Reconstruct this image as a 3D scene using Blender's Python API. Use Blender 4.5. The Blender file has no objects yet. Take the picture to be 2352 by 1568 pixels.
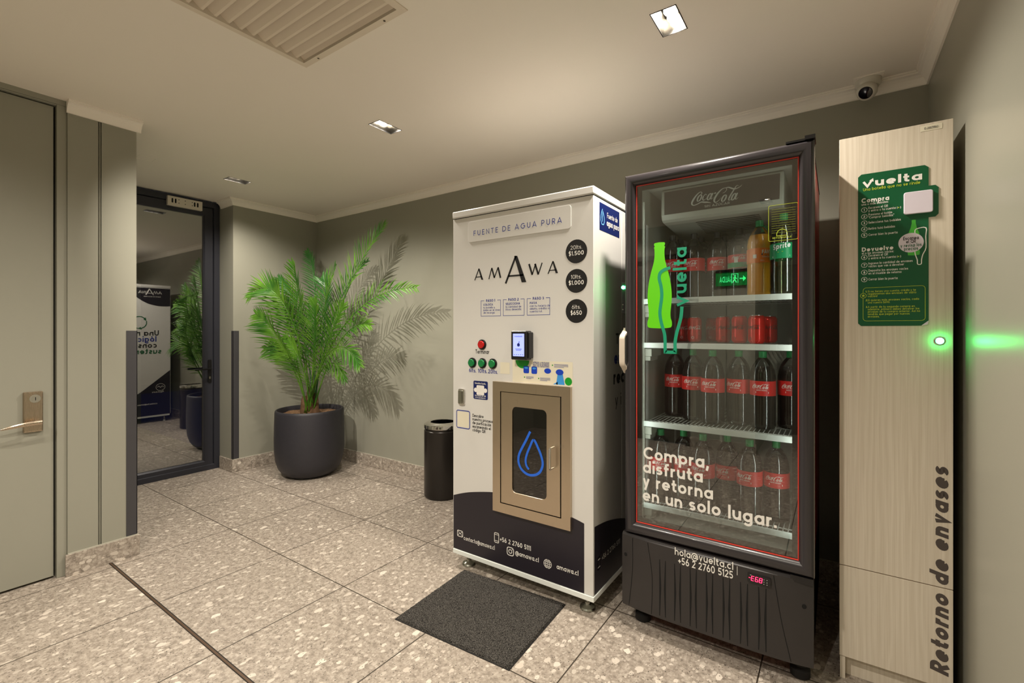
import bpy, bmesh, math, random
from math import sin, cos, pi, radians
from mathutils import Vector, Matrix

random.seed(7)
S = bpy.context.scene
COL = S.collection

# ------------------------------------------------------------------ camera
cd = bpy.data.cameras.new('camera'); cam = bpy.data.objects.new('camera', cd); COL.objects.link(cam)
cd.sensor_width = 36.0; cd.lens = 1073.0 * 36.0 / 2352.0
cd.shift_y = -24.0 / 2352.0; cd.clip_start = 0.02; cd.clip_end = 60
cam.location = (0, 0, 1.31); cam.rotation_euler = (pi / 2, 0, radians(34.73))
S.camera = cam
# ------------------------------------------------------------------ world, exposure
W = bpy.data.worlds.new('world'); S.world = W; W.use_nodes = True
W.node_tree.nodes['Background'].inputs[0].default_value = (0.55, 0.6, 0.7, 1)
W.node_tree.nodes['Background'].inputs[1].default_value = 0.45
S.view_settings.view_transform = 'Standard'; S.view_settings.look = 'None'
S.view_settings.gamma = 1.0; S.view_settings.use_curve_mapping = False
S.view_settings.exposure = 0.10
S.cycles.use_denoising = True; S.cycles.use_adaptive_sampling = True; S.cycles.adaptive_threshold = 0.02
S.cycles.max_bounces = 9; S.cycles.diffuse_bounces = 6; S.cycles.glossy_bounces = 4
S.cycles.transparent_max_bounces = 20; S.cycles.transmission_bounces = 6
S.cycles.sample_clamp_indirect = 6.0
LAMP_W = 27.0                       # power of each lamp of a downlight
STRIP_W = 0.6
LAMP_COL = (1.0, 0.905, 0.785)

# ------------------------------------------------------------------ materials
def lin(c):
    return tuple(((v / 255) / 12.92 if v / 255 <= 0.04045 else ((v / 255 + 0.055) / 1.055) ** 2.4) for v in c)
def mat(name, c, rough=0.5, metal=0.0, spec=0.5, coat=0.0, emit=None, es=0.0):
    m = bpy.data.materials.new(name); m.use_nodes = True
    b = m.node_tree.nodes['Principled BSDF']
    b.inputs['Base Color'].default_value = (*lin(c), 1)
    b.inputs['Roughness'].default_value = rough; b.inputs['Metallic'].default_value = metal
    b.inputs['Specular IOR Level'].default_value = spec
    if coat: b.inputs['Coat Weight'].default_value = coat; b.inputs['Coat Roughness'].default_value = 0.08
    if emit:
        b.inputs['Emission Color'].default_value = (*lin(emit), 1); b.inputs['Emission Strength'].default_value = es
    return m
def N(m, t, **kw):
    n = m.node_tree.nodes.new(t)
    for k, v in kw.items(): setattr(n, k, v)
    return n
def L(m, a, b): m.node_tree.links.new(a, b)
def bsdf(m): return m.node_tree.nodes['Principled BSDF']
def noise_paint(m, amount=0.06, scale=3.0, bump=0.0, bscale=250.0):
    """slight unevenness of a painted or moulded surface"""
    b = bsdf(m); base = tuple(b.inputs['Base Color'].default_value)
    tc = N(m, 'ShaderNodeTexCoord'); n = N(m, 'ShaderNodeTexNoise'); n.inputs['Scale'].default_value = scale
    n.inputs['Detail'].default_value = 5
    mp = N(m, 'ShaderNodeMapRange'); mp.inputs['To Min'].default_value = 1 - amount; mp.inputs['To Max'].default_value = 1 + amount
    mx = N(m, 'ShaderNodeMix', data_type='RGBA', blend_type='MULTIPLY'); mx.inputs[0].default_value = 1
    mx.inputs[6].default_value = base
    L(m, tc.outputs['Object'], n.inputs['Vector']); L(m, n.outputs['Fac'], mp.inputs['Value'])
    L(m, mp.outputs[0], mx.inputs[7]); L(m, mx.outputs[2], b.inputs['Base Color'])
    if bump:
        n2 = N(m, 'ShaderNodeTexNoise'); n2.inputs['Scale'].default_value = bscale
        bp = N(m, 'ShaderNodeBump'); bp.inputs['Strength'].default_value = bump; bp.inputs['Distance'].default_value = 0.002
        L(m, tc.outputs['Object'], n2.inputs['Vector']); L(m, n2.outputs['Fac'], bp.inputs['Height']); L(m, bp.outputs[0], b.inputs['Normal'])
    return m
def pane(name, tint, refl, rough=0.0, fres=1.45):
    m = bpy.data.materials.new(name); m.use_nodes = True; nt = m.node_tree; nt.nodes.remove(bsdf(m))
    out = nt.nodes['Material Output']
    t = N(m, 'ShaderNodeBsdfTransparent'); t.inputs[0].default_value = (*tint, 1)
    g = N(m, 'ShaderNodeBsdfGlossy'); g.inputs['Roughness'].default_value = rough
    fr = N(m, 'ShaderNodeFresnel'); fr.inputs[0].default_value = fres
    ad = N(m, 'ShaderNodeMath', operation='ADD', use_clamp=True); ad.inputs[1].default_value = refl
    mx = N(m, 'ShaderNodeMixShader')
    L(m, fr.outputs[0], ad.inputs[0]); L(m, ad.outputs[0], mx.inputs[0]); L(m, t.outputs[0], mx.inputs[1]); L(m, g.outputs[0], mx.inputs[2])
    L(m, mx.outputs[0], out.inputs['Surface']); return m

TX, TX0, TY, TY0, JY = 0.611, -3.908, 0.602, 1.478, 0.876    # floor tile grid and expansion joint
def terrazzo(name, grid):
    m = mat(name, (180, 165, 145), rough=0.42, spec=0.35); b = bsdf(m)
    geo = N(m, 'ShaderNodeNewGeometry'); P = geo.outputs['Position']
    # per-tile offset so that the pattern breaks at each joint
    def mapping(sx, sy, sz, rot=0):
        k = N(m, 'ShaderNodeMapping'); k.inputs['Scale'].default_value = (sx, sy, sz); k.inputs['Rotation'].default_value = (0, 0, rot)
        L(m, P, k.inputs['Vector']); return k.outputs[0]
    def ramp(fac, stops):
        r = N(m, 'ShaderNodeValToRGB'); e = r.color_ramp.elements
        while len(e) < len(stops): e.new(0.5)
        for q, (p, c) in zip(e, stops): q.position = p; q.color = (*c, 1)
        L(m, fac, r.inputs[0]); return r.outputs[0]
    def mix(f, a, c, bt='MIX'):
        x = N(m, 'ShaderNodeMix', data_type='RGBA', blend_type=bt)
        if isinstance(f, float): x.inputs[0].default_value = f
        else: L(m, f, x.inputs[0])
        for i, v in ((6, a), (7, c)):
            if isinstance(v, tuple): x.inputs[i].default_value = (*v, 1)
            else: L(m, v, x.inputs[i])
        return x.outputs[2]
    n1 = N(m, 'ShaderNodeTexNoise'); n1.inputs['Scale'].default_value = 38; n1.inputs['Detail'].default_value = 9; n1.inputs['Roughness'].default_value = 0.8
    L(m, mapping(1, 1, 1), n1.inputs['Vector'])
    col = ramp(n1.outputs['Fac'], [(0.36, (.17, .143, .116)), (0.5, (.335, .288, .24)), (0.64, (.50, .445, .38))])
    def chips(scale, thr0, thr1, edge0, edge1, shape):
        nz = N(m, 'ShaderNodeTexNoise'); nz.inputs['Scale'].default_value = scale * 1.5; nz.inputs['Detail'].default_value = 3
        L(m, shape, nz.inputs['Vector'])
        wv = N(m, 'ShaderNodeMix', data_type='VECTOR'); wv.inputs[0].default_value = 0.022 * 30 / scale
        L(m, shape, wv.inputs[4]); L(m, nz.outputs['Color'], wv.inputs[5])
        v = N(m, 'ShaderNodeTexVoronoi'); v.inputs['Scale'].default_value = scale; L(m, wv.outputs[1], v.inputs['Vector'])
        sp = N(m, 'ShaderNodeSeparateColor'); L(m, v.outputs['Color'], sp.inputs[0])
        pick = N(m, 'ShaderNodeMapRange', clamp=True); pick.inputs['From Min'].default_value = thr0; pick.inputs['From Max'].default_value = thr1
        L(m, sp.outputs[0], pick.inputs['Value'])
        ed = N(m, 'ShaderNodeMapRange', clamp=True); ed.inputs['From Min'].default_value = edge1; ed.inputs['From Max'].default_value = edge0
        L(m, v.outputs['Distance'], ed.inputs['Value'])
        mu = N(m, 'ShaderNodeMath', operation='MULTIPLY'); L(m, pick.outputs[0], mu.inputs[0]); L(m, ed.outputs[0], mu.inputs[1])
        return mu.outputs[0], sp.outputs[1]
    f1, t1 = chips(95, .55, .75, .42, .52, mapping(1, .8, 1, .15))
    col = mix(f1, col, ramp(t1, [(0, (.36, .31, .26)), (1, (.51, .455, .39))]))
    f2, t2 = chips(46, .72, .76, .36, .44, mapping(1, .72, 1, -.2))
    col = mix(f2, col, ramp(t2, [(0, (.45, .40, .34)), (1, (.65, .585, .505))]))
    f3, t3 = chips(24, .87, .88, .30, .34, mapping(1, .75, 1, .35))
    col = mix(f3, col, ramp(t3, [(0, (.54, .48, .41)), (1, (.72, .655, .57))]))
    f4, t4 = chips(170, .9, .93, .3, .42, mapping(1, .8, 1))
    col = mix(f4, col, (.07, .06, .05))
    if grid:
        sx = N(m, 'ShaderNodeSeparateXYZ'); L(m, P, sx.inputs[0])
        def line(axis, per, off, half):
            a = N(m, 'ShaderNodeMath', operation='SUBTRACT'); L(m, sx.outputs[axis], a.inputs[0]); a.inputs[1].default_value = off - per / 2
            q = N(m, 'ShaderNodeMath', operation='FLOORED_MODULO'); L(m, a.outputs[0], q.inputs[0]); q.inputs[1].default_value = per
            c = N(m, 'ShaderNodeMath', operation='SUBTRACT'); L(m, q.outputs[0], c.inputs[0]); c.inputs[1].default_value = per / 2
            d = N(m, 'ShaderNodeMath', operation='ABSOLUTE'); L(m, c.outputs[0], d.inputs[0])
            e = N(m, 'ShaderNodeMath', operation='LESS_THAN'); L(m, d.outputs[0], e.inputs[0]); e.inputs[1].default_value = half
            return e.outputs[0]
        g = N(m, 'ShaderNodeMath', operation='MAXIMUM'); L(m, line(0, TX, TX0, .0027), g.inputs[0]); L(m, line(1, TY, TY0, .0027), g.inputs[1])
        # slight tone change from tile to tile
        fl = N(m, 'ShaderNodeVectorMath', operation='DIVIDE'); fl.inputs[1].default_value = (TX, TY, 1)
        sb = N(m, 'ShaderNodeVectorMath', operation='SUBTRACT'); sb.inputs[1].default_value = (TX0, TY0, 0.5); L(m, P, sb.inputs[0]); L(m, sb.outputs[0], fl.inputs[0])
        fo = N(m, 'ShaderNodeVectorMath', operation='FLOOR'); L(m, fl.outputs[0], fo.inputs[0])
        wn = N(m, 'ShaderNodeTexWhiteNoise'); L(m, fo.outputs[0], wn.inputs['Vector'])
        mr = N(m, 'ShaderNodeMapRange'); mr.inputs['To Min'].default_value = .94; mr.inputs['To Max'].default_value = 1.05; L(m, wn.outputs['Value'], mr.inputs['Value'])
        col = mix(1.0, col, mr.outputs[0], 'MULTIPLY')
        col = mix(g.outputs[0], col, (.05, .04, .03))
    L(m, col, b.inputs['Base Color']); return m
def wood(name):
    m = mat(name, (205, 185, 155), rough=0.45, spec=0.3); b = bsdf(m)
    tc = N(m, 'ShaderNodeTexCoord'); mp = N(m, 'ShaderNodeMapping'); mp.inputs['Scale'].default_value = (1, 1, .10); L(m, tc.outputs['Object'], mp.inputs['Vector'])
    nz = N(m, 'ShaderNodeTexNoise'); nz.inputs['Scale'].default_value = 7; nz.inputs['Detail'].default_value = 2; L(m, mp.outputs[0], nz.inputs['Vector'])
    wv = N(m, 'ShaderNodeTexWave', wave_type='BANDS', bands_direction='X'); wv.inputs['Scale'].default_value = 16; wv.inputs['Distortion'].default_value = 9
    wv.inputs['Detail'].default_value = 3; wv.inputs['Detail Scale'].default_value = 1.2; L(m, mp.outputs[0], wv.inputs['Vector'])
    m2 = N(m, 'ShaderNodeMapping'); m2.inputs['Scale'].default_value = (1, 1, .012); L(m, tc.outputs['Object'], m2.inputs['Vector'])
    fine = N(m, 'ShaderNodeTexNoise'); fine.inputs['Scale'].default_value = 330; fine.inputs['Detail'].default_value = 4; L(m, m2.outputs[0], fine.inputs['Vector'])
    ad = N(m, 'ShaderNodeMix', data_type='FLOAT'); ad.inputs[0].default_value = .82; L(m, wv.outputs['Fac'], ad.inputs[2]); L(m, fine.outputs['Fac'], ad.inputs[3])
    r = N(m, 'ShaderNodeValToRGB'); e = r.color_ramp.elements
    e[0].position = .25; e[0].color = (*lin((202, 191, 172)), 1); e[1].position = .7; e[1].color = (*lin((217, 208, 191)), 1)
    L(m, ad.outputs[0], r.inputs[0]); L(m, r.outputs[0], b.inputs['Base Color']); return m
def brushed(name, c, rough=0.32):
    m = mat(name, c, rough=rough, metal=1.0); b = bsdf(m)
    tc = N(m, 'ShaderNodeTexCoord'); mp = N(m, 'ShaderNodeMapping'); mp.inputs['Scale'].default_value = (400, 400, 4); L(m, tc.outputs['Object'], mp.inputs['Vector'])
    nz = N(m, 'ShaderNodeTexNoise'); nz.inputs['Scale'].default_value = 1; L(m, mp.outputs[0], nz.inputs['Vector'])
    mr = N(m, 'ShaderNodeMapRange'); mr.inputs['To Min'].default_value = rough - .07; mr.inputs['To Max'].default_value = rough + .1
    L(m, nz.outputs['Fac'], mr.inputs['Value']); L(m, mr.outputs[0], b.inputs['Roughness']); return m
def carpet(name):
    m = mat(name, (52, 50, 47), rough=0.95, spec=0.1); b = bsdf(m)
    tc = N(m, 'ShaderNodeTexCoord'); nz = N(m, 'ShaderNodeTexNoise'); nz.inputs['Scale'].default_value = 260; nz.inputs['Detail'].default_value = 4
    L(m, tc.outputs['Object'], nz.inputs['Vector'])
    r = N(m, 'ShaderNodeValToRGB'); e = r.color_ramp.elements
    e[0].position = .38; e[0].color = (.012, .011, .010, 1); e[1].position = .66; e[1].color = (.115, .108, .098, 1)
    L(m, nz.outputs['Fac'], r.inputs[0]); L(m, r.outputs[0], b.inputs['Base Color'])
    bp = N(m, 'ShaderNodeBump'); bp.inputs['Strength'].default_value = 1; bp.inputs['Distance'].default_value = .004
    L(m, nz.outputs['Fac'], bp.inputs['Height']); L(m, bp.outputs[0], b.inputs['Normal']); return m
def leafmat(name, c, c2):
    m = mat(name, c, rough=0.33, spec=0.5); b = bsdf(m)
    tc = N(m, 'ShaderNodeTexCoord'); nz = N(m, 'ShaderNodeTexNoise'); nz.inputs['Scale'].default_value = 6; L(m, tc.outputs['Object'], nz.inputs['Vector'])
    r = N(m, 'ShaderNodeValToRGB'); e = r.color_ramp.elements
    e[0].position = .35; e[0].color = (*lin(c2), 1); e[1].position = .65; e[1].color = (*lin(c), 1)
    L(m, nz.outputs['Fac'], r.inputs[0]); L(m, r.outputs[0], b.inputs['Base Color'])
    tr = N(m, 'ShaderNodeBsdfTranslucent'); L(m, r.outputs[0], tr.inputs[0]); mx = N(m, 'ShaderNodeMixShader'); mx.inputs[0].default_value = .16
    out = m.node_tree.nodes['Material Output']; L(m, b.outputs[0], mx.inputs[1]); L(m, tr.outputs[0], mx.inputs[2]); L(m, mx.outputs[0], out.inputs['Surface']); return m
def emis(name, c, s):
    m = mat(name, c, rough=.4, emit=c, es=s); return m

M = dict(
    wall=noise_paint(mat('sage wall paint', (149, 148, 135), rough=0.36, spec=0.45), .04, 1.5, .03, 120),
    ceil=noise_paint(mat('ceiling paint', (243, 236, 226), rough=0.6, spec=0.3), .03, 1.2),
    cornice=mat('cornice paint', (244, 238, 228), rough=0.5),
    floor=terrazzo('terrazzo floor tile', True), base=terrazzo('terrazzo skirting', False),
    caulk=mat('grey caulk', (176, 172, 158), rough=.7),
    joint=mat('expansion joint', (92, 72, 56), rough=.45, metal=.4), jointdark=mat('joint groove', (34, 30, 24), rough=.8),
    guard=noise_paint(mat('charcoal corner guard', (62, 61, 64), rough=.42), .05, 20),
    alu=noise_paint(mat('dark blue-grey aluminium', (47, 48, 56), rough=.38, metal=.2), .05, 12),
    blackmetal=mat('black metal', (22, 21, 22), rough=.35, metal=.3),
    white=noise_paint(mat('white powder coat', (216, 215, 211), rough=.16, spec=.5, coat=.3), .02, 3, .035, 14),
    whiteplain=mat('white plastic', (228, 228, 224), rough=.35), offwhite=mat('cream plastic', (214, 206, 192), rough=.4),
    navy=mat('dark graphic vinyl', (38, 34, 42), rough=.3, spec=.4), navyblue=mat('navy vinyl', (18, 34, 94), rough=.3),
    ink=mat('black vinyl', (18, 17, 18), rough=.4), inkblue=mat('blue vinyl', (28, 46, 140), rough=.4), inkwhite=mat('white vinyl', (236, 234, 228), rough=.4),
    inkgreen=mat('green vinyl', (20, 96, 58), rough=.4), dropblue=mat('bright blue vinyl', (36, 104, 222), rough=.3),
    steel=brushed('brushed stainless steel', (204, 188, 166), .3), chrome=mat('chrome', (225, 222, 218), rough=.08, metal=1),
    satin=brushed('satin nickel', (188, 172, 152), .25), reflector=mat('satin reflector', (130, 128, 125), rough=.22, metal=1), zinc=mat('zinc plated metal', (170, 170, 160), rough=.25, metal=1),
    gap=mat('dark gap', (8, 8, 8), rough=.9),
    black=mat('black plastic', (20, 19, 21), rough=.3), blacksoft=noise_paint(mat('black textured plastic', (44, 41, 41), rough=.42), .06, 30, .06, 600),
    frame=mat('charcoal door profile', (46, 43, 46), rough=.3, spec=.5, coat=.2), red=mat('red enamel', (160, 22, 19), rough=.3),
    redline=mat('red gasket', (222, 66, 52), rough=.45), liner=noise_paint(mat('fridge liner', (176, 176, 164), rough=.4), .03, 4),
    spacer=mat('brown glass border', (70, 59, 53), rough=.55), wire=mat('white coated wire', (214, 216, 210), rough=.3),
    railw=mat('white shelf edge', (236, 242, 238), rough=.35),
    glassf=pane('fridge glass', (.92, .93, .91), .07), glassd=pane('tinted door glass', (.62, .64, .62), .37),
    glassn=pane('niche window', (.35, .33, .30), .05), clear=pane('clear plastic', (.95, .96, .95), .03), acrylic=pane('clear acrylic sticker', (.98, .98, .97), .0),
    cola=mat('cola', (24, 11, 8), rough=.12), orange=mat('orange drink', (255, 190, 54), rough=.3), lime=pane('lemon drink', (.86, .88, .70), .06),
    labelred=mat('red paper label', (205, 34, 32), rough=.4), labelorange=mat('orange label', (246, 128, 28), rough=.4), labelgreen=mat('green label', (12, 150, 92), rough=.4),
    capgreen=mat('green bottle cap', (26, 132, 70), rough=.4), capblack=mat('black bottle cap', (30, 27, 27), rough=.4),
    canred=mat('red can metal', (226, 34, 26), rough=.22, metal=.3), canlid=mat('can lid aluminium', (205, 205, 205), rough=.25, metal=1),
    lime_vinyl=mat('lime vinyl', (104, 224, 8), rough=.4), teal=mat('teal vinyl', (22, 158, 120), rough=.4), teal2=mat('deep teal vinyl', (10, 120, 92), rough=.4),
    poster=mat('dark green poster', (12, 86, 50), rough=.35), lemon=mat('lemon ink', (190, 206, 60), rough=.4), lavender=mat('pale plate', (222, 214, 226), rough=.3),
    postgreen=mat('bright green ink', (76, 184, 62), rough=.4), wood=wood('pale ash laminate'), woodedge=mat('laminate edge', (120, 98, 72), rough=.5),
    greyink=mat('grey lettering', (222, 224, 218), rough=.45), textdark=mat('dark grey letters', (76, 68, 64), rough=.45),
    pot=noise_paint(mat('black fibreclay', (41, 40, 46), rough=.5), .12, 40, .25, 90), soil=noise_paint(mat('bark chips', (120, 92, 66), rough=.9), .5, 90, .6, 120),
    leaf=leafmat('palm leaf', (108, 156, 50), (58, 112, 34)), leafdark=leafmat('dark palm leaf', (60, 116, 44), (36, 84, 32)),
    stem=mat('palm stem', (120, 160, 50), rough=.45), trunk=noise_paint(mat('palm trunk', (98, 72, 48), rough=.85), .35, 30, .4, 60),
    bin=mat('black bin enamel', (38, 34, 31), rough=.28, metal=.3), mat=carpet('charcoal carpet mat'), rubber=mat('rubber', (16, 14, 14), rough=.7),
    vent=noise_paint(mat('vent enamel', (226, 214, 198), rough=.5), .04, 8), ventdark=mat('vent duct', (90, 80, 68), rough=.9),
    camw=mat('camera shell', (206, 202, 190), rough=.35), lens=mat('camera lens', (8, 6, 16), rough=.06),
    lamp=emis('lamp glow', (255, 240, 214), 30.0), ledgreen=emis('green led', (40, 255, 110), 110.0), screen=emis('lit screen', (146, 158, 255), 1.1),
    strip=emis('shelf fill strip', (235, 255, 242), 2.0),
    seg=emis('red segments', (255, 40, 84), 3.5), exitg=emis('exit sign lit green', (0, 150, 60), .35), exitw=emis('exit sign letters', (70, 255, 150), 3.2),
    btnred=mat('red button', (186, 16, 18), rough=.2, coat=.5), btngreen=mat('green button', (8, 120, 62), rough=.2, coat=.5),
    stickercream=mat('cream sticker', (226, 220, 198), rough=.3), stickgreen=mat('sticker green', (24, 150, 40), rough=.3), stickblue=mat('sticker blue', (24, 66, 190), rough=.3),
    sticklight=mat('sticker light blue', (62, 150, 226), rough=.3), cyanline=mat('cyan ink', (120, 190, 240), rough=.4),
    darkwood=mat('dark brown door', (58, 46, 38), rough=.5), ground=mat('outside paving', (70, 70, 62), rough=.8), groundblue=mat('blue painted paving', (30, 50, 130), rough=.7), kerb=mat('kerb', (150, 150, 120), rough=.8),
    outside=mat('outside wall', (60, 60, 54), rough=.9),
    handle=mat('cream handle', (222, 210, 194), rough=.35),
)

# ------------------------------------------------------------------ mesh helpers
class MB:
    def __init__(s): s.v = []; s.f = []
    def add(s, vs, fs):
        o = len(s.v); s.v += [tuple(v) for v in vs]; s.f += [tuple(i + o for i in f) for f in fs]; return s
    def box(s, x0, x1, y0, y1, z0, z1):
        return s.add([(x0, y0, z0), (x1, y0, z0), (x1, y1, z0), (x0, y1, z0), (x0, y0, z1), (x1, y0, z1), (x1, y1, z1), (x0, y1, z1)],
                     [(0, 3, 2, 1), (4, 5, 6, 7), (0, 1, 5, 4), (1, 2, 6, 5), (2, 3, 7, 6), (3, 0, 4, 7)])
    def tube(s, pts, r, n=8, caps=True):
        pts = [Vector(p) for p in pts]; rs = r if isinstance(r, (list, tuple)) else [r] * len(pts)
        vs = []; up = Vector((0, 0, 1)); prev = None
        for i, p in enumerate(pts):
            d = (pts[min(i + 1, len(pts) - 1)] - pts[max(i - 1, 0)]).normalized()
            if prev is None:
                a = d.cross(up)
                if a.length < 1e-3: a = d.cross(Vector((1, 0, 0)))
            else: a = prev - d * prev.dot(d)
            a.normalize(); prev = a; b = d.cross(a)
            vs += [p + (a * cos(2 * pi * k / n) + b * sin(2 * pi * k / n)) * rs[i] for k in range(n)]
        fs = [(i * n + k, i * n + (k + 1) % n, (i + 1) * n + (k + 1) % n, (i + 1) * n + k) for i in range(len(pts) - 1) for k in range(n)]
        if caps: fs += [tuple(range(n))[::-1], tuple((len(pts) - 1) * n + k for k in range(n))]
        return s.add(vs, fs)
    def lathe(s, prof, n=32, c=(0, 0, 0), caps=True, a0=0, a1=2 * pi, rf=None):
        full = abs(a1 - a0 - 2 * pi) < 1e-6; m = n if full else n + 1; vs = []
        for (r, z) in prof:
            for k in range(m):
                a = a0 + (a1 - a0) * k / n; q = r * (rf(k) if rf else 1)
                vs.append((c[0] + q * cos(a), c[1] + q * sin(a), c[2] + z))
        fs = []
        for i in range(len(prof) - 1):
            for k in range(n):
                k2 = (k + 1) % m
                fs.append((i * m + k, i * m + k2, (i + 1) * m + k2, (i + 1) * m + k))
        if caps and full:
            if prof[0][0] > 1e-5: fs.append(tuple(range(m))[::-1])
            if prof[-1][0] > 1e-5: fs.append(tuple((len(prof) - 1) * m + k for k in range(m)))
        return s.add(vs, fs)
    def prism(s, poly, P, n0, n1):
        """outline poly (a,b) on plane P, from offset n0 to n1 along its normal"""
        k = len(poly); vs = [P(a, b, n0) for a, b in poly] + [P(a, b, n1) for a, b in poly]
        return s.add(vs, [tuple(range(k))[::-1], tuple(range(k, 2 * k))] + [(i, (i + 1) % k, k + (i + 1) % k, k + i) for i in range(k)])
    def ring(s, outer, inner, P, n0, n1):
        k = len(outer); vs = [P(a, b, n) for n in (n0, n1) for q in (outer, inner) for a, b in q]; fs = []
        for i in range(k):
            j = (i + 1) % k
            fs += [(2 * k + i, 2 * k + j, 3 * k + j, 3 * k + i), (i, k + i, k + j, j), (i, j, 2 * k + j, 2 * k + i), (k + i, 3 * k + i, 3 * k + j, k + j)]
        return s.add(vs, fs)
    def sweep(s, prof, x0, x1, z0, z1, P):
        """mitred frame: prof = (inset, height) open profile swept round the rectangle"""
        k = len(prof); vs = []
        for (d, h) in prof: vs += [P(x0 + d, z0 + d, h), P(x1 - d, z0 + d, h), P(x1 - d, z1 - d, h), P(x0 + d, z1 - d, h)]
        fs = [(4 * i + c, 4 * i + (c + 1) % 4, 4 * ((i + 1) % k) + (c + 1) % 4, 4 * ((i + 1) % k) + c) for i in range(k) for c in range(4)]
        return s.add(vs, fs)
    def ribbon(s, pts, w, P, n=.0, wrap=None):
        ws = w if isinstance(w, list) else [w] * len(pts); m = len(pts)
        if m < 2: return s
        closed = m > 3 and abs(pts[0][0] - pts[-1][0]) < 1e-6 and abs(pts[0][1] - pts[-1][1]) < 1e-6
        vs = []
        def dr(a, b):
            x, y = b[0] - a[0], b[1] - a[1]; l = math.hypot(x, y) or 1; return x / l, y / l
        for i in range(m):
            d1 = dr(pts[i - 1], pts[i]) if i > 0 else (dr(pts[-2], pts[-1]) if closed else dr(pts[0], pts[1]))
            d2 = dr(pts[i], pts[i + 1]) if i < m - 1 else (dr(pts[0], pts[1]) if closed else d1)
            nx, ny = -(d1[1] + d2[1]), d1[0] + d2[0]; l = math.hypot(nx, ny)
            if l < 1e-6: nx, ny = -d1[1], d1[0]; l = 1
            nx /= l; ny /= l; c = max(nx * -d1[1] + ny * d1[0], .45); h = ws[i] / 2 / c
            vs += [P(pts[i][0] + nx * h, pts[i][1] + ny * h, n), P(pts[i][0] - nx * h, pts[i][1] - ny * h, n)]
        return s.add(vs, [(2 * i + 1, 2 * i + 3, 2 * i + 2, 2 * i) for i in range(m - 1)])
    def poly(s, pts, P, n=0.): return s.add([P(a, b, n) for a, b in pts], [tuple(range(len(pts)))])
    def disc(s, a, b, r, P, n=0., k=28, ry=None): return s.poly([(a + r * cos(2 * pi * i / k), b + (ry or r) * sin(2 * pi * i / k)) for i in range(k)], P, n)
    def build(s, name, m, parent=None, o=None, smooth=False, bevel=0, seg=2, angle=35):
        if o is None: o = parent_origin(parent)
        me = bpy.data.meshes.new(name); me.from_pydata([(v[0] - o[0], v[1] - o[1], v[2] - o[2]) for v in s.v], [], s.f)
        for q in (m if isinstance(m, list) else [m]): me.materials.append(M[q] if isinstance(q, str) else q)
        if smooth:
            me.shade_smooth()
            if smooth != 'all': me.set_sharp_from_angle(angle=radians(angle))
        me.update(); ob = bpy.data.objects.new(name, me); COL.objects.link(ob)
        if parent: ob.parent = parent
        else: ob.location = o
        if bevel:
            b = ob.modifiers.new('bevel', 'BEVEL'); b.width = bevel; b.segments = seg; b.limit_method = 'ANGLE'; b.angle_limit = radians(40)
        return ob
def parent_origin(p):
    if p is None: return (0, 0, 0)
    while p.parent: p = p.parent
    return tuple(p.location)
def rr(x0, x1, z0, z1, r, n=5):
    out = []
    for cx, cz, a in ((x1 - r, z1 - r, 0), (x0 + r, z1 - r, 90), (x0 + r, z0 + r, 180), (x1 - r, z0 + r, 270)):
        out += [(cx + r * cos(radians(a + 90 * i / n)), cz + r * sin(radians(a + 90 * i / n))) for i in range(n + 1)]
    return out
def plane(O, U, V, Nn):
    O, U, V, Nn = Vector(O), Vector(U), Vector(V), Vector(Nn)
    return lambda a, b, n=0.: tuple(O + U * a + V * b + Nn * n)
def front(y): return plane((0, y, 0), (1, 0, 0), (0, 0, 1), (0, -1, 0))       # a = X, b = Z, facing -Y
def leftf(x): return plane((x, 0, 0), (0, -1, 0), (0, 0, 1), (-1, 0, 0))      # a = -Y, b = Z, facing -X
def rightf(x): return plane((x, 0, 0), (0, 1, 0), (0, 0, 1), (1, 0, 0))       # a = Y, b = Z, facing +X
def backf(y): return plane((0, y, 0), (-1, 0, 0), (0, 0, 1), (0, 1, 0))       # a = -X, b = Z, facing +Y
def down(z): return plane((0, 0, z), (1, 0, 0), (0, -1, 0), (0, 0, -1))       # a = X, b = -Y, facing down
def up(z): return plane((0, 0, z), (1, 0, 0), (0, 1, 0), (0, 0, 1))
def round_wrap(r):                                                            # wraps a flat layout round a cylinder whose front faces -Y
    return lambda a, b, n=0.: ((r + n) * sin(a / r), -(r + n) * cos(a / r), b)
def thing(name, label, cat, loc=(0, 0, 0), group=None, rz=0):
    o = bpy.data.objects.new(name, None); o.empty_display_size = .05; COL.objects.link(o); o.location = loc; o.rotation_euler.z = rz
    return tag(o, label, cat, group)
def tag(o, label, cat, group=None):
    o['label'] = label; o['category'] = cat
    if group: o['group'] = group
    return o
def struct(o): o['kind'] = 'structure'; return o
def copy_tree(o, parent=None):
    c = o.copy(); COL.objects.link(c)
    if parent: c.parent = parent
    for ch in list(o.children): copy_tree(ch, c)
    return c

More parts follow.
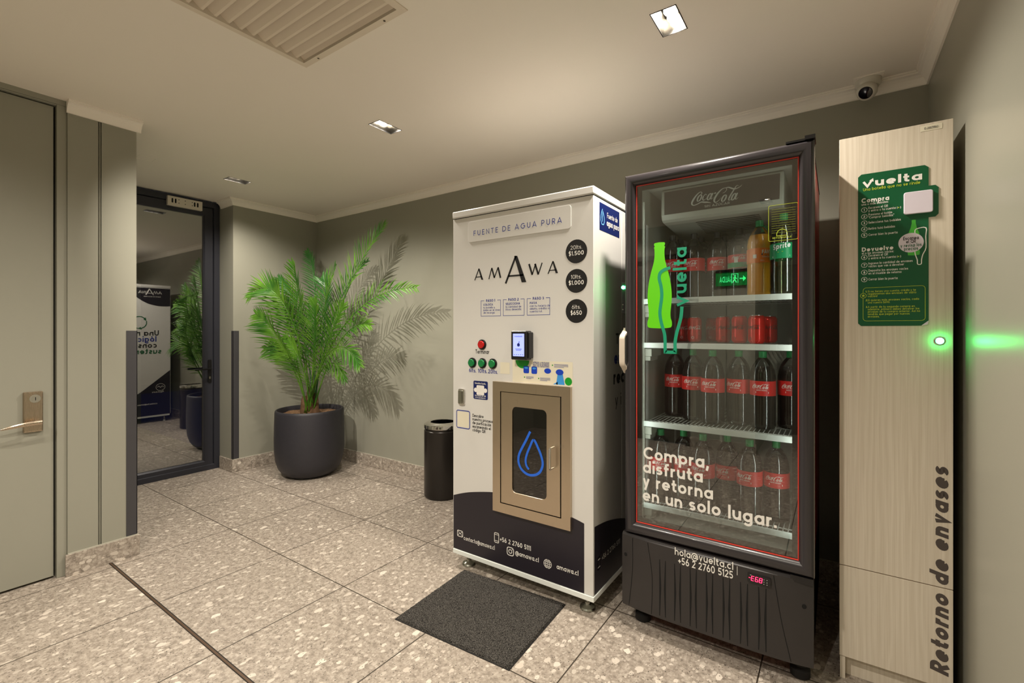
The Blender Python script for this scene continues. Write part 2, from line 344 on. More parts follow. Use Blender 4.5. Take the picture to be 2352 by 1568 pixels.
# ------------------------------------------------------------------ stroke lettering
def arc(cx, cy, rx, ry, a0, a1, n=None):
    n = n or max(3, int(abs(a1 - a0) / 22)); return [(cx + rx * cos(radians(a0 + (a1 - a0) * i / n)), cy + ry * sin(radians(a0 + (a1 - a0) * i / n))) for i in range(n + 1)]
_gl = {}
def glyphs(w):
    if w in _gl: return _gl[w]
    h = w / 2; X = .5; C = .72; A_ = .74; r = .25 - h; g = {}
    def O(cx=.25, cy=.25, rx=r, ry=r): return arc(cx, cy, rx, ry, 90, 450)
    def ess(wd, H):
        ry = (H - w) / 4; rx = wd / 2 - h; cx = wd / 2
        return arc(cx, H - h - ry, rx, ry, 25, 270) + arc(cx, h + ry, rx, ry, 90, -155)[1:]
    g['o'] = ([O()], .5); g['a'] = ([O(), [(X - h, X), (X - h, 0)]], .5); g['b'] = ([O(), [(h, A_), (h, 0)]], .5)
    g['c'] = ([arc(.25, .25, r, r, 48, 312)], .44); g['d'] = ([O(), [(X - h, A_), (X - h, 0)]], .5)
    g['e'] = ([arc(.25, .25, r, r, 0, 318), [(h, .25 - h * .1), (X - h * .3, .25 - h * .1)]], .5)
    g['f'] = ([[(.12, 0), (.12, .6)] + arc(.25, .6, .13, .14 - h, 180, 90)[1:] + [(.3, A_ - h)], [(0, X - h), (.28, X - h)]], .3)
    g['g'] = ([O(), [(X - h, X), (X - h, 0)] + arc(.25, -.01, r, .21 - h, 0, -150)[1:]], .5)
    def arch(x0, x1, y0=0): c = (x0 + x1) / 2; return [(x0 + h, y0), (x0 + h, .26)] + arc(c, .26, c - x0 - h, .24 - h, 180, 0)[1:] + [(x1 - h, 0)]
    g['h'] = ([[(h, A_), (h, 0)], arch(0, .46)], .46); g['n'] = ([[(h, X), (h, 0)], arch(0, .46)], .46)
    g['m'] = ([[(h, X), (h, 0)], arch(0, .39 + h), arch(.39 - h, .78)], .78)
    dot = max(w, .09)
    g['i'] = ([[(h, 0), (h, X)], [(h, .62), (h, .62 + dot)]], w); g['l'] = ([[(h, 0), (h, A_)]], w)
    g['j'] = ([[(.1, X), (.1, -.06)] + arc(0, -.06, .1, .14 - h, 0, -90)[1:], [(.1, .62), (.1, .62 + dot)]], .1 + h)
    g['k'] = ([[(h, 0), (h, A_)], [(h, .17), (.38, X)], [(.16, .27), (.42, 0)]], .43)
    g['p'] = ([O(), [(h, X), (h, -.2)]], .5); g['q'] = ([O(), [(X - h, X), (X - h, -.2)]], .5)
    g['r'] = ([[(h, X), (h, 0)], [(h, .26)] + arc(.22, .26, .22 - h, .24 - h, 180, 72)[1:]], .29)
    g['s'] = ([ess(.38, X)], .38); g['t'] = ([[(.13, .68), (.13, .16)] + arc(.25, .15, .12, .15 - h, 180, 270)[1:] + [(.3, h)], [(0, X - h), (.29, X - h)]], .31)
    g['u'] = ([[(h, X), (h, .24)] + arc(.23, .24, .23 - h, .24 - h, 180, 360)[1:] + [(.46 - h, X)], [(.46 - h, .26), (.46 - h, 0)]], .46)
    g['v'] = ([[(h, X), (.22, h * .6), (.44 - h, X)]], .44); g['w'] = ([[(h, X), (.18, h * .6), (.34, X - h), (.5, h * .6), (.68 - h, X)]], .68)
    g['x'] = ([[(h, 0), (.4 - h, X)], [(h, X), (.4 - h, 0)]], .4); g['y'] = ([[(h, X), (.22, .02)], [(.44 - h, X), (.14, -.2)]], .44)
    g['z'] = ([[(.02, X - h), (.36, X - h), (.04, h), (.38, h)]], .4)
    R = .36 - h
    def bowl(x, y0, y1): ry = (y1 - y0) / 2; return [(h, y1)] + [(x, y1)] + arc(x, (y0 + y1) / 2, ry, ry, 90, -90)[1:] + [(h, y0)]
    st = [(h, 0), (h, C)]
    g['A'] = ([[(h * .6, 0), (.32, C - h * .4), (.64 - h * .6, 0)], [(.12, .2), (.52, .2)]], .64)
    g['B'] = ([st, bowl(.22, .38, C - h), bowl(.24, h, .38)], .47); g['C'] = ([arc(.36, .36, R, R, 45, 315)], .62)
    g['D'] = ([st, [(h, C - h), (.24, C - h)] + arc(.24, .36, R, R, 90, -90)[1:] + [(h, h)]], .6)
    g['E'] = ([st, [(h, C - h), (.42, C - h)], [(h, .37), (.38, .37)], [(h, h), (.42, h)]], .43); g['F'] = ([st, [(h, C - h), (.42, C - h)], [(h, .36), (.37, .36)]], .42)
    g['G'] = ([arc(.36, .36, R, R, 45, 360) + [(.4, .36)]], .72); g['H'] = ([st, [(.52 - h, 0), (.52 - h, C)], [(h, .37), (.52 - h, .37)]], .52)
    g['I'] = ([st], w); g['J'] = ([[(.3 - h, C), (.3 - h, .18)] + arc(.15, .18, .15 - h, .18 - h, 0, -170)[1:]], .3)
    g['K'] = ([st, [(h, .25), (.46, C)], [(.17, .37), (.5, 0)]], .5); g['L'] = ([st, [(h, h), (.4, h)]], .4)
    g['M'] = ([[(h, 0), (h, C), (.34, .2), (.68 - h, C), (.68 - h, 0)]], .68); g['N'] = ([[(h, 0), (h, C - h), (.54 - h, h), (.54 - h, C)]], .54)
    g['O'] = ([O(.36, .36, R, R)], .72); g['P'] = ([st, bowl(.24, .31, C - h)], .46); g['Q'] = ([O(.36, .36, R, R), [(.42, .2), (.66, -.02)]], .72)
    g['R'] = ([st, bowl(.24, .31, C - h), [(.22, .31), (.44, 0)]], .47); g['S'] = ([ess(.46, C)], .46); g['T'] = ([[(.25, 0), (.25, C)], [(0, C - h), (.5, C - h)]], .5)
    g['U'] = ([[(h, C), (h, .26)] + arc(.26, .26, .26 - h, .26 - h, 180, 360)[1:] + [(.52 - h, C)]], .52); g['V'] = ([[(h, C), (.31, h * .6), (.62 - h, C)]], .62)
    g['W'] = ([[(h, C), (.25, h * .6), (.45, C - h), (.65, h * .6), (.9 - h, C)]], .9); g['X'] = ([[(h, 0), (.54 - h, C)], [(h, C), (.54 - h, 0)]], .54)
    g['Y'] = ([[(h, C), (.28, .33), (.56 - h, C)], [(.28, .35), (.28, 0)]], .56); g['Z'] = ([[(.03, C - h), (.47, C - h), (.05, h), (.5, h)]], .52)
    g['0'] = ([O(.25, .36, .25 - h, R)], .5); g['1'] = ([[(0, .55), (.2 - h, C - h), (.2 - h, 0)]], .22)
    g['2'] = ([arc(.22, .5, .22 - h, .22 - h, 165, -30) + [(.04, h), (.45, h)]], .45)
    g['3'] = ([arc(.21, .53, .19 - h, .19 - h, 150, -90) + arc(.21, .2, .23 - h, .2 - h * .3 - h, 90, -155)[1:]], .45)
    g['4'] = ([[(.36, 0), (.36, C), (.03, .17), (.5, .17)]], .5); g['5'] = ([[(.42, C - h), (.1, C - h), (.07, .4)] + arc(.22, .23, .24 - h, .23 - h, 125, -150)], .46)
    g['6'] = ([O(.24, .23, .24 - h, .23 - h), [(.06, .33), (.32, C)]], .48); g['7'] = ([[(0, C - h), (.42, C - h), (.14, 0)]], .44)
    g['8'] = ([O(.24, .53, .19 - h, .19 - h), O(.24, .2, .23 - h, .2 - h * .5)], .48); g['9'] = ([O(.24, .49, .24 - h, .23 - h), [(.42, .39), (.16, 0)]], .48)
    g['.'] = ([[(h, 0), (h, w * 1.05)]], w); g[','] = ([[(h + .03, w), (h - .03, -w)]], w + .03); g[':'] = ([[(h, 0), (h, w)], [(h, .36), (h, .36 + w)]], w)
    g['!'] = ([[(h, 0), (h, w)], [(h, .2), (h, C)]], w); g['-'] = ([[(0, .27), (.24, .27)]], .24); g['+'] = ([[(0, .3), (.38, .3)], [(.19, .11), (.19, .49)]], .38)
    g['('] = ([arc(.4, .28, .36, .46, 135, 225)], .2); g[')'] = ([arc(-.2, .28, .36, .46, 45, -45)], .2); g['"'] = ([[(h, .5), (h, .72)], [(h + .13, .5), (h + .13, .72)]], .2)
    g['*'] = ([[(.14, .3), (.14, .6)], [(0, .53), (.28, .37)], [(0, .37), (.28, .53)]], .28)
    g['$'] = ([ess(.42, C), [(.21, -.1), (.21, .82)]], .42); g['|'] = ([[(h, -.1), (h, .75)]], w); g['/'] = ([[(0, -.1), (.3, .75)]], .3)
    g['@'] = ([O(.38, .26, .15, .15), arc(.38, .24, .36, .36, -50, -360) + [(.74, .2)] + arc(.65, .18, .09, .09, 0, -180)[1:] + [(.56, .42)]], .76)
    g['_'] = ([[(0, -.05), (.4, -.05)]], .4)
    _gl[w] = g; return g
ACC = {'á': 'a', 'é': 'e', 'í': 'i', 'ó': 'o', 'ú': 'u', 'Ú': 'U'}
def text(mb, s, P, a, b, size, w=.09, fit=None, align='l', track=.1, shear=0., n=.0012, rot=0, sx=1., only=None):
    g = glyphs(w); x = 0; items = []; word = 0
    for ch in s:
        if ch == ' ': x += .26 + track * .6; word += 1; continue
        base = ACC.get(ch, ch)
        st, wd = g.get(base, g['_'])
        if ch in ACC:
            top = .72 if base.isupper() else .5
            st = [q for q in st if not (base == 'i' and q[0][1] > .55)] + [[(wd / 2 - .03, top + .06), (wd / 2 + .09, top + .2)]]
        if only is None or only == word: items.append((st, x))
        x += wd + track
    W_ = max(x - track, 1e-6); k = (fit / (W_ * size)) if fit else sx
    x0 = {'l': 0, 'c': -W_ / 2, 'r': -W_}[align]
    cr, sr = cos(rot), sin(rot)
    def Q(p, q, nn):
        u = (p + x0 + shear * q) * size * k; v = q * size
        return P(a + u * cr - v * sr, b + u * sr + v * cr, nn)
    for st, xx in items:
        for j, q in enumerate(st): mb.ribbon([(p[0] + xx, p[1]) for p in q], w, Q, n + .00012 * j)
    return mb
def smooth_path(pts, k=6):
    out = []; m = len(pts)
    for i in range(m - 1):
        p0, p1, p2, p3 = pts[max(i - 1, 0)], pts[i], pts[i + 1], pts[min(i + 2, m - 1)]
        for j in range(k):
            t = j / k
            out.append(tuple(.5 * (2 * p1[c] + (p2[c] - p0[c]) * t + (2 * p0[c] - 5 * p1[c] + 4 * p2[c] - p3[c]) * t * t + (3 * p1[c] - p0[c] - 3 * p2[c] + p3[c]) * t ** 3) for c in range(len(p1))))
    out.append(pts[-1]); return out
def script_logo(mb, P, a, b, width, n=.001):
    """flowing script lettering of the drink label; unit layout is 8.3 wide"""
    k = width / 8.3
    def Q(p, q, nn): return P(a + p * k, b + q * k, nn)
    def vs(pts, kk=5):
        q = smooth_path(pts, kk); mb.ribbon([(p[0], p[1]) for p in q], [max(p[2], .02) for p in q], Q, n)
    def oval(cx, cy, rx=.3, ry=.55, sl=.38):
        pts = []
        for i in range(17):
            t = radians(90 + 360 * i / 16); x, y = rx * cos(t), ry * sin(t)
            pts.append((cx + x + sl * y, cy + y)); 
        ws = [.12 + .14 * abs(sin(2 * pi * (i / 16))) for i in range(17)]
        mb.ribbon(pts, ws, Q, n)
    vs([(1.5, 1.75, .06), (1.78, 2.0, .14), (1.65, 2.27, .1), (1.25, 2.16, .14), (.7, 1.6, .26), (.22, .87, .32), (.08, .34, .26), (.4, .04, .16), (1.0, .15, .14), (1.7, .42, .2), (2.3, .30, .26), (2.8, .22, .2), (3.4, .0, .03)])
    oval(1.38, 1.2)
    vs([(2.55, 1.55, .16), (2.45, 1.75, .08), (2.2, 1.6, .12), (1.95, 1.1, .22), (2.02, .72, .16), (2.35, .8, .07), (2.65, 1.1, .04)])
    oval(3.05, 1.18, .27); vs([(3.65, 1.75, .2), (3.4, 1.2, .22), (3.3, .8, .2), (3.45, .72, .08), (3.75, 1.0, .04)])
    vs([(3.85, 1.6, .2), (4.15, 1.72, .2)])
    vs([(5.2, 1.45, .05), (5.55, 1.55, .08), (5.85, 1.92, .1), (5.75, 2.26, .1), (5.2, 2.22, .14), (4.5, 1.62, .26), (3.98, .81, .32), (3.86, .25, .26), (4.15, .0, .14), (4.65, .32, .07), (4.95, .75, .03)])
    vs([(5.7, 2.3, .1), (6.2, 2.3, .2), (6.8, 1.98, .26), (7.3, 1.86, .16), (7.9, 2.06, .1), (8.3, 2.4, .03)])
    oval(5.45, .52); vs([(7.75, 2.3, .06), (7.45, 2.38, .1), (7.0, 1.7, .2), (6.35, .6, .24), (6.2, .12, .18), (6.4, .05, .08), (6.8, .35, .04)])
    oval(7.0, .52, .27); vs([(7.6, 1.1, .2), (7.35, .5, .22), (7.28, .12, .18), (7.45, .05, .08), (7.75, .35, .04)])
    return mb

# ================================================================== THE ROOM
H = 2.54
XL, XA, XD, XR, YB, YA = -3.38, -4.60, -4.90, 0.36, 2.94, 2.09
struct(MB().box(XD - .1, XR + .1, -3.0, YB + .1, -.1, 0).build('floor', 'floor'))
# ceiling with openings for the downlights and the vent
FIX = [(-.545, 1.882), (-2.235, 1.882), (-4.02, 1.86), (-1.0, .25), (-2.28, .27), (-.545, -1.0), (-2.235, -1.0)]
HX, HY = .05, .085
VENT = (-2.0, -1.375, .42, 1.215)
holes = [(x - HX, x + HX, y - HY, y + HY) for x, y in FIX] + [VENT]
xs = sorted({XD - .1, XR + .1} | {h_ for q in holes for h_ in q[:2]}); ys = sorted({-3.0, YB + .1} | {h_ for q in holes for h_ in q[2:]})
c = MB()
for i in range(len(xs) - 1):
    for j in range(len(ys) - 1):
        mx, my = (xs[i] + xs[i + 1]) / 2, (ys[j] + ys[j + 1]) / 2
        if any(a < mx < b and d < my < e for a, b, d, e in holes): continue
        c.add([(xs[i], ys[j], H), (xs[i], ys[j + 1], H), (xs[i + 1], ys[j + 1], H), (xs[i + 1], ys[j], H)], [(0, 1, 2, 3)])
c.box(XD - .1, XR + .1, -3.0, YB + .1, H + .25, H + .3)
struct(c.build('ceiling', 'ceil'))
struct(MB().box(XA - .4, XR + .1, YB, YB + .1, 0, H).build('wall_back', 'wall'))
struct(MB().box(XR, XR + .1, -3.0, YB, 0, H).build('wall_right', 'wall'))
struct(MB().box(XA - .4, XA, YA, YB, 0, H).build('wall_far', 'wall'))
# wall beside the grey door, with the vertical shadow gap cut into its face
wl = MB().box(XD - .05, XL - .012, .70, .9995, 0, H).box(XL - .012, XL, .70, .826, 0, H).box(XL - .012, XL, .832, .835, 0, H).box(XL - .012, XL, .841, .9995, 0, H)
wl.box(XL - .14, XL, -1.5, -.28, 0, H).box(XL - .14, XL - .01, -.28, .70, 2.512, H)
struct(wl.build('wall_left', 'wall'))
wf = MB().box(-1.36, -.985, -1.62, -1.5, 0, H).box(-.985, -.975, -1.62, -1.51, 0, H).box(-.975, -.70, -1.62, -1.5, 0, H).box(-3.5, -2.3, -1.62, -1.5, 0, H).box(-2.3, -1.36, -1.62, -1.5, 2.2, H)
wf.box(-.80, -.70, -3.0, -1.62, 0, H).box(-.8, XR, -3.0, -2.9, 0, H)
struct(wf.build('wall_front', 'wall'))
# skirting, with its caulk line
def skirt(name, x0, x1, y0, y1, hgt=.115):
    b = struct(MB().box(x0, x1, y0, y1, 0.0005, hgt).build(name, 'base', bevel=.0015, seg=1))
    return b
bh = .112
skirt('baseboard_back', XA + .012, XR, YB - .012, YB); skirt('baseboard_far', XA, XA + .012, YA - .012, YB)
skirt('baseboard_side', XD + .05, XA, YA - .012, YA); skirt('baseboard_left', XL, XL + .014, .69, 1.012)
skirt('baseboard_front', -1.36, -.688, -1.5, -1.488)
struct(MB().box(XL, XL + .011, .70, 1.006, .115, .119).box(XA, XA + .009, YA, YB, .115, .119).box(XA, XR, YB - .009, YB, .115, .118).build('trim_1', 'caulk'))
# coved cornice: profile runs from the wall (drop) to the ceiling (reach)
cov = [(.0, .062), (.008, .062), (.008, .056), (.012, .046), (.02, .031), (.032, .020), (.042, .016), (.042, .008), (.050, .008), (.050, .0), (.0, .0)]
def cornice(name, pts):
    """pts: polyline on plan with the room on its left side; mitred"""
    mb = MB(); m = len(pts); k = len(cov); vs = []
    for i in range(m):
        p = Vector(pts[i]); d1 = (p - Vector(pts[i - 1])).normalized() if i else None; d2 = (Vector(pts[i + 1]) - p).normalized() if i < m - 1 else None
        d1 = d1 or d2; d2 = d2 or d1
        n1 = Vector((-d1.y, d1.x)); n2 = Vector((-d2.y, d2.x)); nn = n1 + n2; nn = nn / nn.dot(n1) if nn.length > 1e-6 else n1
        for (o, dz) in cov: q = p + nn * o; vs.append((q.x, q.y, H - dz - .0005))
    fs = [(i * k + j, i * k + (j + 1) % k, (i + 1) * k + (j + 1) % k, (i + 1) * k + j) for i in range(m - 1) for j in range(k)]
    fs += [tuple(range(k))[::-1], tuple((m - 1) * k + j for j in range(k))]
    mb.add(vs, fs); return struct(mb.build(name, 'cornice'))
cornice('trim_2', [(XR, .3), (XR, YB), (XA, YB), (XA, YA), (XD + .065, YA)])
cornice('trim_3', [(XL, 1.02), (XL, .695)])
# expansion joint in the floor
struct(MB().box(XL + .015, XR, JY - .008, JY + .008, .0, .0012).build('trim_4', 'jointdark'))
struct(MB().box(XL + .015, XR, JY - .0055, JY + .003, .0, .0024).build('trim_5', 'joint'))
struct(MB().sweep([(0, 0), (0, .0012), (.003, .0012), (.003, 0)], -4.09, -3.99, -1.30, -1.20, down(H)).build('trim_6', 'cornice'))

# charcoal corner guards
g = MB().box(XL, XL + .003, .951, 1.003, .12, 1.312).box(XL - .05, XL + .003, 1.0, 1.003, .12, 1.312)
tag(g.build('corner_guard', 'guard', o=(XL, 1.0, .12)), 'charcoal corner guard on the wall end nearest the grey door', 'corner guard', 'charcoal corner guards')
g = MB().box(XA, XA + .003, YA - .003, YA + .05, .12, 1.312).box(XA - .03, XA + .003, YA - .003, YA, .12, 1.312)
tag(g.build('corner_guard', 'guard', o=(XA, YA, .12)), 'charcoal corner guard beside the glass door, left of the palm', 'corner guard', 'charcoal corner guards')

# ---------------------------------------------------------------- grey door (left)
d1 = struct(thing('door_1', 'flush grey door with satin lever handle', 'door', (XL - .03, .2, 0)))
MB().box(XL - .075, XL - .03, -.25, .651, .012, 2.5).build('door_leaf', 'wall', d1, bevel=.002)
MB().box(XL - .12, XL - .012, .66, .70, 0, 2.512).box(XL - .12, XL - .012, -.28, -.255, 0, 2.512).box(XL - .12, XL - .012, -.255, .66, 2.506, 2.5118).build('door_frame', 'wall', d1, bevel=.002)
MB().box(XL - .11, XL - .085, -.255, .66, 0.001, 2.506).build('door_gap', 'gap', d1)
pl_ = MB().prism(rr(-.610, -.535, .785, 1.0, .004), rightf(XL - .03), 0, 0) if False else MB()
lp = MB().box(XL - .03, XL - .012, .535, .609, .79, .998).build('lock_plate', 'satin', d1, bevel=.006, seg=3)
MB().box(XL - .012, XL - .009, .537, .607, .985, .997).build('plate_ridge', 'satin', lp, bevel=.001)
cyl = MB(); Pl = plane((XL - .012, .578, .962), (0, 1, 0), (0, 0, 1), (1, 0, 0))
cyl.prism([(.021 * cos(t * pi / 12), .021 * sin(t * pi / 12)) for t in range(24)], Pl, 0, .004).prism([(.012 * cos(t * pi / 12), .012 * sin(t * pi / 12)) for t in range(24)], Pl, .004, .012).build('lock_cylinder', 'chrome', lp, smooth=True)
MB().box(XL + .0, XL + .0008, .5765, .5795, .954, .970).build('keyhole', 'gap', lp)
lv = MB().tube([(XL - .015, .585, .84), (XL + .028, .585, .84)], .012, 14)
pts = smooth_path([(XL + .03, .597, .842), (XL + .034, .56, .842), (XL + .036, .52, .838), (XL + .034, .48, .832), (XL + .028, .452, .826)], 5)
m_ = len(pts); vs = []
for i, p in enumerate(pts):
    w_ = .012 * (1 - .75 * (i / m_) ** 2); t_ = .0075 * (1 - .5 * i / m_)
    vs += [(p[0] + t_ * cos(a), p[1], p[2] + w_ * sin(a)) for a in [2 * pi * k / 10 for k in range(10)]]
lv.add(vs, [(i * 10 + k, i * 10 + (k + 1) % 10, (i + 1) * 10 + (k + 1) % 10, (i + 1) * 10 + k) for i in range(m_ - 1) for k in range(10)] + [tuple(range(10)), tuple((m_ - 1) * 10 + k for k in range(10))])
lv.build('lever_handle', 'satin', lp, smooth=True)

# ---------------------------------------------------------------- glazed door (in the recess)
XG = XD
d2 = struct(thing('door_2', 'dark framed glass door at the end of the recess', 'door', (XG, 1.55, 0)))
Pd = rightf(XG)
MB().sweep([(0, -.03), (0, .035), (.045, .035), (.05, .028), (.05, -.03)], 1.0005, 2.088, .0, 2.525, Pd).build('door_frame', 'alu', d2)
lf = MB().sweep([(0, -.02), (0, .024), (.006, .028), (.07, .028), (.082, .016), (.082, -.02)], 1.052, 2.036, .012, 2.472, Pd).build('door_leaf', 'alu', d2)
MB().box(XG - .004, XG + .004, 1.132, 1.956, .092, 2.392).build('glass_pane', 'glassd', d2)
bp = MB().prism(rr(1.986, 2.018, .82, 1.04, .012), Pd, .028, .036).build('handle_plate', 'blackmetal', d2, smooth=True)
MB().tube([(XG + .03, 1.997, .955), (XG + .075, 1.997, .955), (XG + .083, 1.985, .955), (XG + .085, 1.86, .955)], .0085, 10).build('lever_handle', 'blackmetal', bp, smooth=True)
MB().prism([(2.002 + .008 * cos(t * pi / 10), .87 + .013 * sin(t * pi / 10)) for t in range(20)], Pd, .036, .039).build('key_cylinder', 'zinc', bp)
MB().prism(rr(1.16, 1.19, .82, 1.04, .012), Pd, .028, .030).build('hinge_plate', 'blackmetal', d2)
# magnetic lock / closer arm plate on the head
ml = MB().box(XG + .028, XG + .062, 1.655, 1.93, 2.425, 2.508).build('closer_plate', 'offwhite', d2, bevel=.002)
for yy in (1.69, 1.715, 1.865, 1.89):
    MB().prism(rr(yy - .006, yy + .006, 2.45, 2.49, .006), Pd, .062, .0635).build('slot', 'gap', ml)
for yy in (1.74, 1.79, 1.845):
    MB().disc(yy, 2.485, .004, Pd, .0628, 10).disc(yy, 2.455, .004, Pd, .0628, 10).build('screw_hole', 'gap', ml)
# outside, seen through the glass
o_ = MB().box(-14, XG - .06, -4, 8, -.12, -.02).build('ground', 'ground'); struct(o_)
b_ = MB().box(-12, -6.0, 2.3, 6, -.019, -.012).build('ground_marking', 'groundblue', o_, o=(0, 0, 0))
MB().box(-12, -5.9, 2.16, 2.28, -.02, .03).build('kerb', 'kerb', o_, o=(0, 0, 0))
struct(MB().box(-14.2, -14, -4, 8, -.1, 7).box(-14, XG - .5, 6.5, 6.7, -.1, 7).build('wall_outside', 'outside'))
tag(MB().lathe([(.055, -.019), (.055, 1.95), (.05, 2.0), (.03, 2.04), (.002, 2.055)], 20, (-8.2, 2.42, 0)).build('pole', 'kerb', o=(-8.2, 2.42, -.02), smooth=True), 'pale round pole standing outside behind the glass door', 'pole')

# dark door and recess behind the camera, which the fridge glass mirrors
d3 = struct(thing('door_3', 'dark brown door in the wall behind', 'door', (-1.83, -1.56, 0)))
MB().box(-2.25, -1.41, -1.60, -1.555, .01, 2.15).build('door_leaf', 'darkwood', d3); MB().box(-2.3, -2.25, -1.62, -1.49, 0, 2.2).box(-1.41, -1.36, -1.62, -1.49, 0, 2.2).box(-2.25, -1.41, -1.62, -1.49, 2.15, 2.2).build('door_frame', 'darkwood', d3)
d4 = struct(thing('door_4', 'dark brown door at the end of the rear recess', 'door', (-.2, -2.85, 0)))
MB().box(-.62, .2, -2.9, -2.86, .01, 2.15).build('door_leaf', 'darkwood', d4)

# ---------------------------------------------------------------- downlights
def make_downlight(x, y, label, n_lamps=3, power=1.0):
    t = thing('downlight', label, 'ceiling light', (x, y, H), 'recessed downlights')
    Pn = down(H)
    MB().sweep([(0, -.002), (0, .0015), (.0035, .0015), (.0035, -.002)], x - HX - .0005, x + HX + .0005, -y - HY - .0005, -y + HY + .0005, Pn).build('trim', 'blackmetal', t)
    a, b, e, f = x - HX + .003, x + HX - .003, y - HY + .003, y + HY - .003; i_ = .012; zt = H + .06
    rf_ = MB().add([(a, e, H), (b, e, H), (b, f, H), (a, f, H), (a + i_, e + i_, zt), (b - i_, e + i_, zt), (b - i_, f - i_, zt), (a + i_, f - i_, zt)],
             [(0, 1, 5, 4), (1, 2, 6, 5), (2, 3, 7, 6), (3, 0, 4, 7), (4, 5, 6, 7)])
    rf_.build('reflector', 'reflector', t)
    for k in range(n_lamps):
        yy = y + (k - (n_lamps - 1) / 2) * .047
        lm = MB().lathe([(.021, .0), (.021, -.018), (.015, -.026), (.006, -.029), (.0005, -.03)], 18, (x, yy, zt - .004), caps=False).build('lamp', 'lamp', t, smooth=True)
        lm.visible_shadow = True
        ld = bpy.data.lights.new('lamp_light', 'SPOT'); ld.energy = LAMP_W * power; ld.color = LAMP_COL; ld.spot_size = radians(150); ld.spot_blend = .75; ld.shadow_soft_size = .014
        lo = bpy.data.objects.new('lamp_light', ld); COL.objects.link(lo); lo.parent = t; lo.location = (0, yy - y, .012)
    return t
# the middle lamp of the fixture left of the camera is swivelled towards the palm
AIM = {4: (Vector((-3.75, 2.6, 1.15)), 10.0)}
LBL = ['recessed square downlight in the ceiling above the fridge', 'recessed downlight with three lit lamps in the middle of the ceiling', 'recessed downlight in the ceiling nearest the glass door',
       'recessed downlight above the camera, right', 'recessed downlight above the camera, left', 'unseen downlight added behind the camera to light the mirrored area, right', 'unseen downlight added behind the camera to light the mirrored area, left']  # last two are unseen, added to light the area the fridge glass mirrors
PWR = [1.45, 1.1, .9, 1.6, .8, .9, .9]
for i, ((x, y), lb, pw) in enumerate(zip(FIX, LBL, PWR)):
    t = make_downlight(x, y, lb, 3, pw)
    if i in AIM:
        lo = [c for c in t.children if c.type == 'LIGHT'][1]; lo.data = lo.data.copy(); lo.data.energy *= AIM[i][1]
        lo.data.spot_size = radians(62); lo.data.spot_blend = .8; lo.data.shadow_soft_size = .007
        lo.rotation_euler = (AIM[i][0] - Vector((x, y, H))).to_track_quat('-Z', 'Y').to_euler()

# ---------------------------------------------------------------- ceiling vent
vx0, vx1, vy0, vy1 = VENT
vt = thing('ceiling_vent', 'large slatted air vent grille in the ceiling', 'vent', ((vx0 + vx1) / 2, (vy0 + vy1) / 2, H))
MB().sweep([(-.028, 0), (-.028, .004), (.002, .006), (.002, -.05), (.0, -.05), (0, 0)], vx0, vx1, -vy1, -vy0, down(H)).build('frame', 'vent', vt)
MB().box(vx0, vx1, vy0, vy1, H + .06, H + .07).build('duct', 'ventdark', vt)
ns = 17
for k in range(ns):
    yy = vy0 + .02 + (vy1 - vy0 - .03) * k / (ns - 1)
    pr_ = [(-.018, .026), (.015, .0045), (.024, .0035), (.024, .0022), (.014, .0030), (-.0195, .025)]
    sl_ = MB(); sl_.v = [(x, yy + a_, H + b_) for x in (vx0 + .002, vx1 - .002) for a_, b_ in pr_]
    sl_.f = [tuple(range(6)), tuple(range(11, 5, -1))] + [(i, i + 6, (i + 1) % 6 + 6, (i + 1) % 6) for i in range(6)]
    sl_.build('slat', 'vent', vt)
for sx_ in (vx0 + .09, vx1 - .09): MB().disc(sx_, -vy1 - .014, .005, down(H), .0066, 10).build('screw', 'ventdark', vt)

# ---------------------------------------------------------------- security camera
cx, cy = .13, 2.87
sc_ = thing('security_camera', 'white turret security camera on the ceiling above the cabinet', 'camera', (cx, cy, H))
MB().box(cx - .06, cx + .06, cy - .055, cy + .045, H - .004, H).build('mounting_plate', 'ceil', sc_, bevel=.001)
MB().lathe([(.052, -.004), (.052, -.026), (.044, -.04), (.03, -.046)], 28, (cx, cy, H)).build('base', 'camw', sc_, smooth=True)
hd = Vector((-.25, -.75, -.62)).normalized(); cc = Vector((cx - .005, cy - .02, H - .062)); q_ = Vector((0, 0, 1)).rotation_difference(hd)
def along(prof, n=28):
    m2 = MB().lathe(prof, n); m2.v = [tuple(cc + q_ @ Vector(v)) for v in m2.v]; return m2
bl = along([(.004, -.043), (.025, -.034), (.038, -.016), (.0425, .0), (.0415, .016), (.036, .026), (.031, .029)]).build('head', 'camw', sc_, smooth=True)
along([(.029, .0292), (.027, .033), (.012, .0365), (.001, .037)]).build('lens', 'lens', bl, smooth=True)
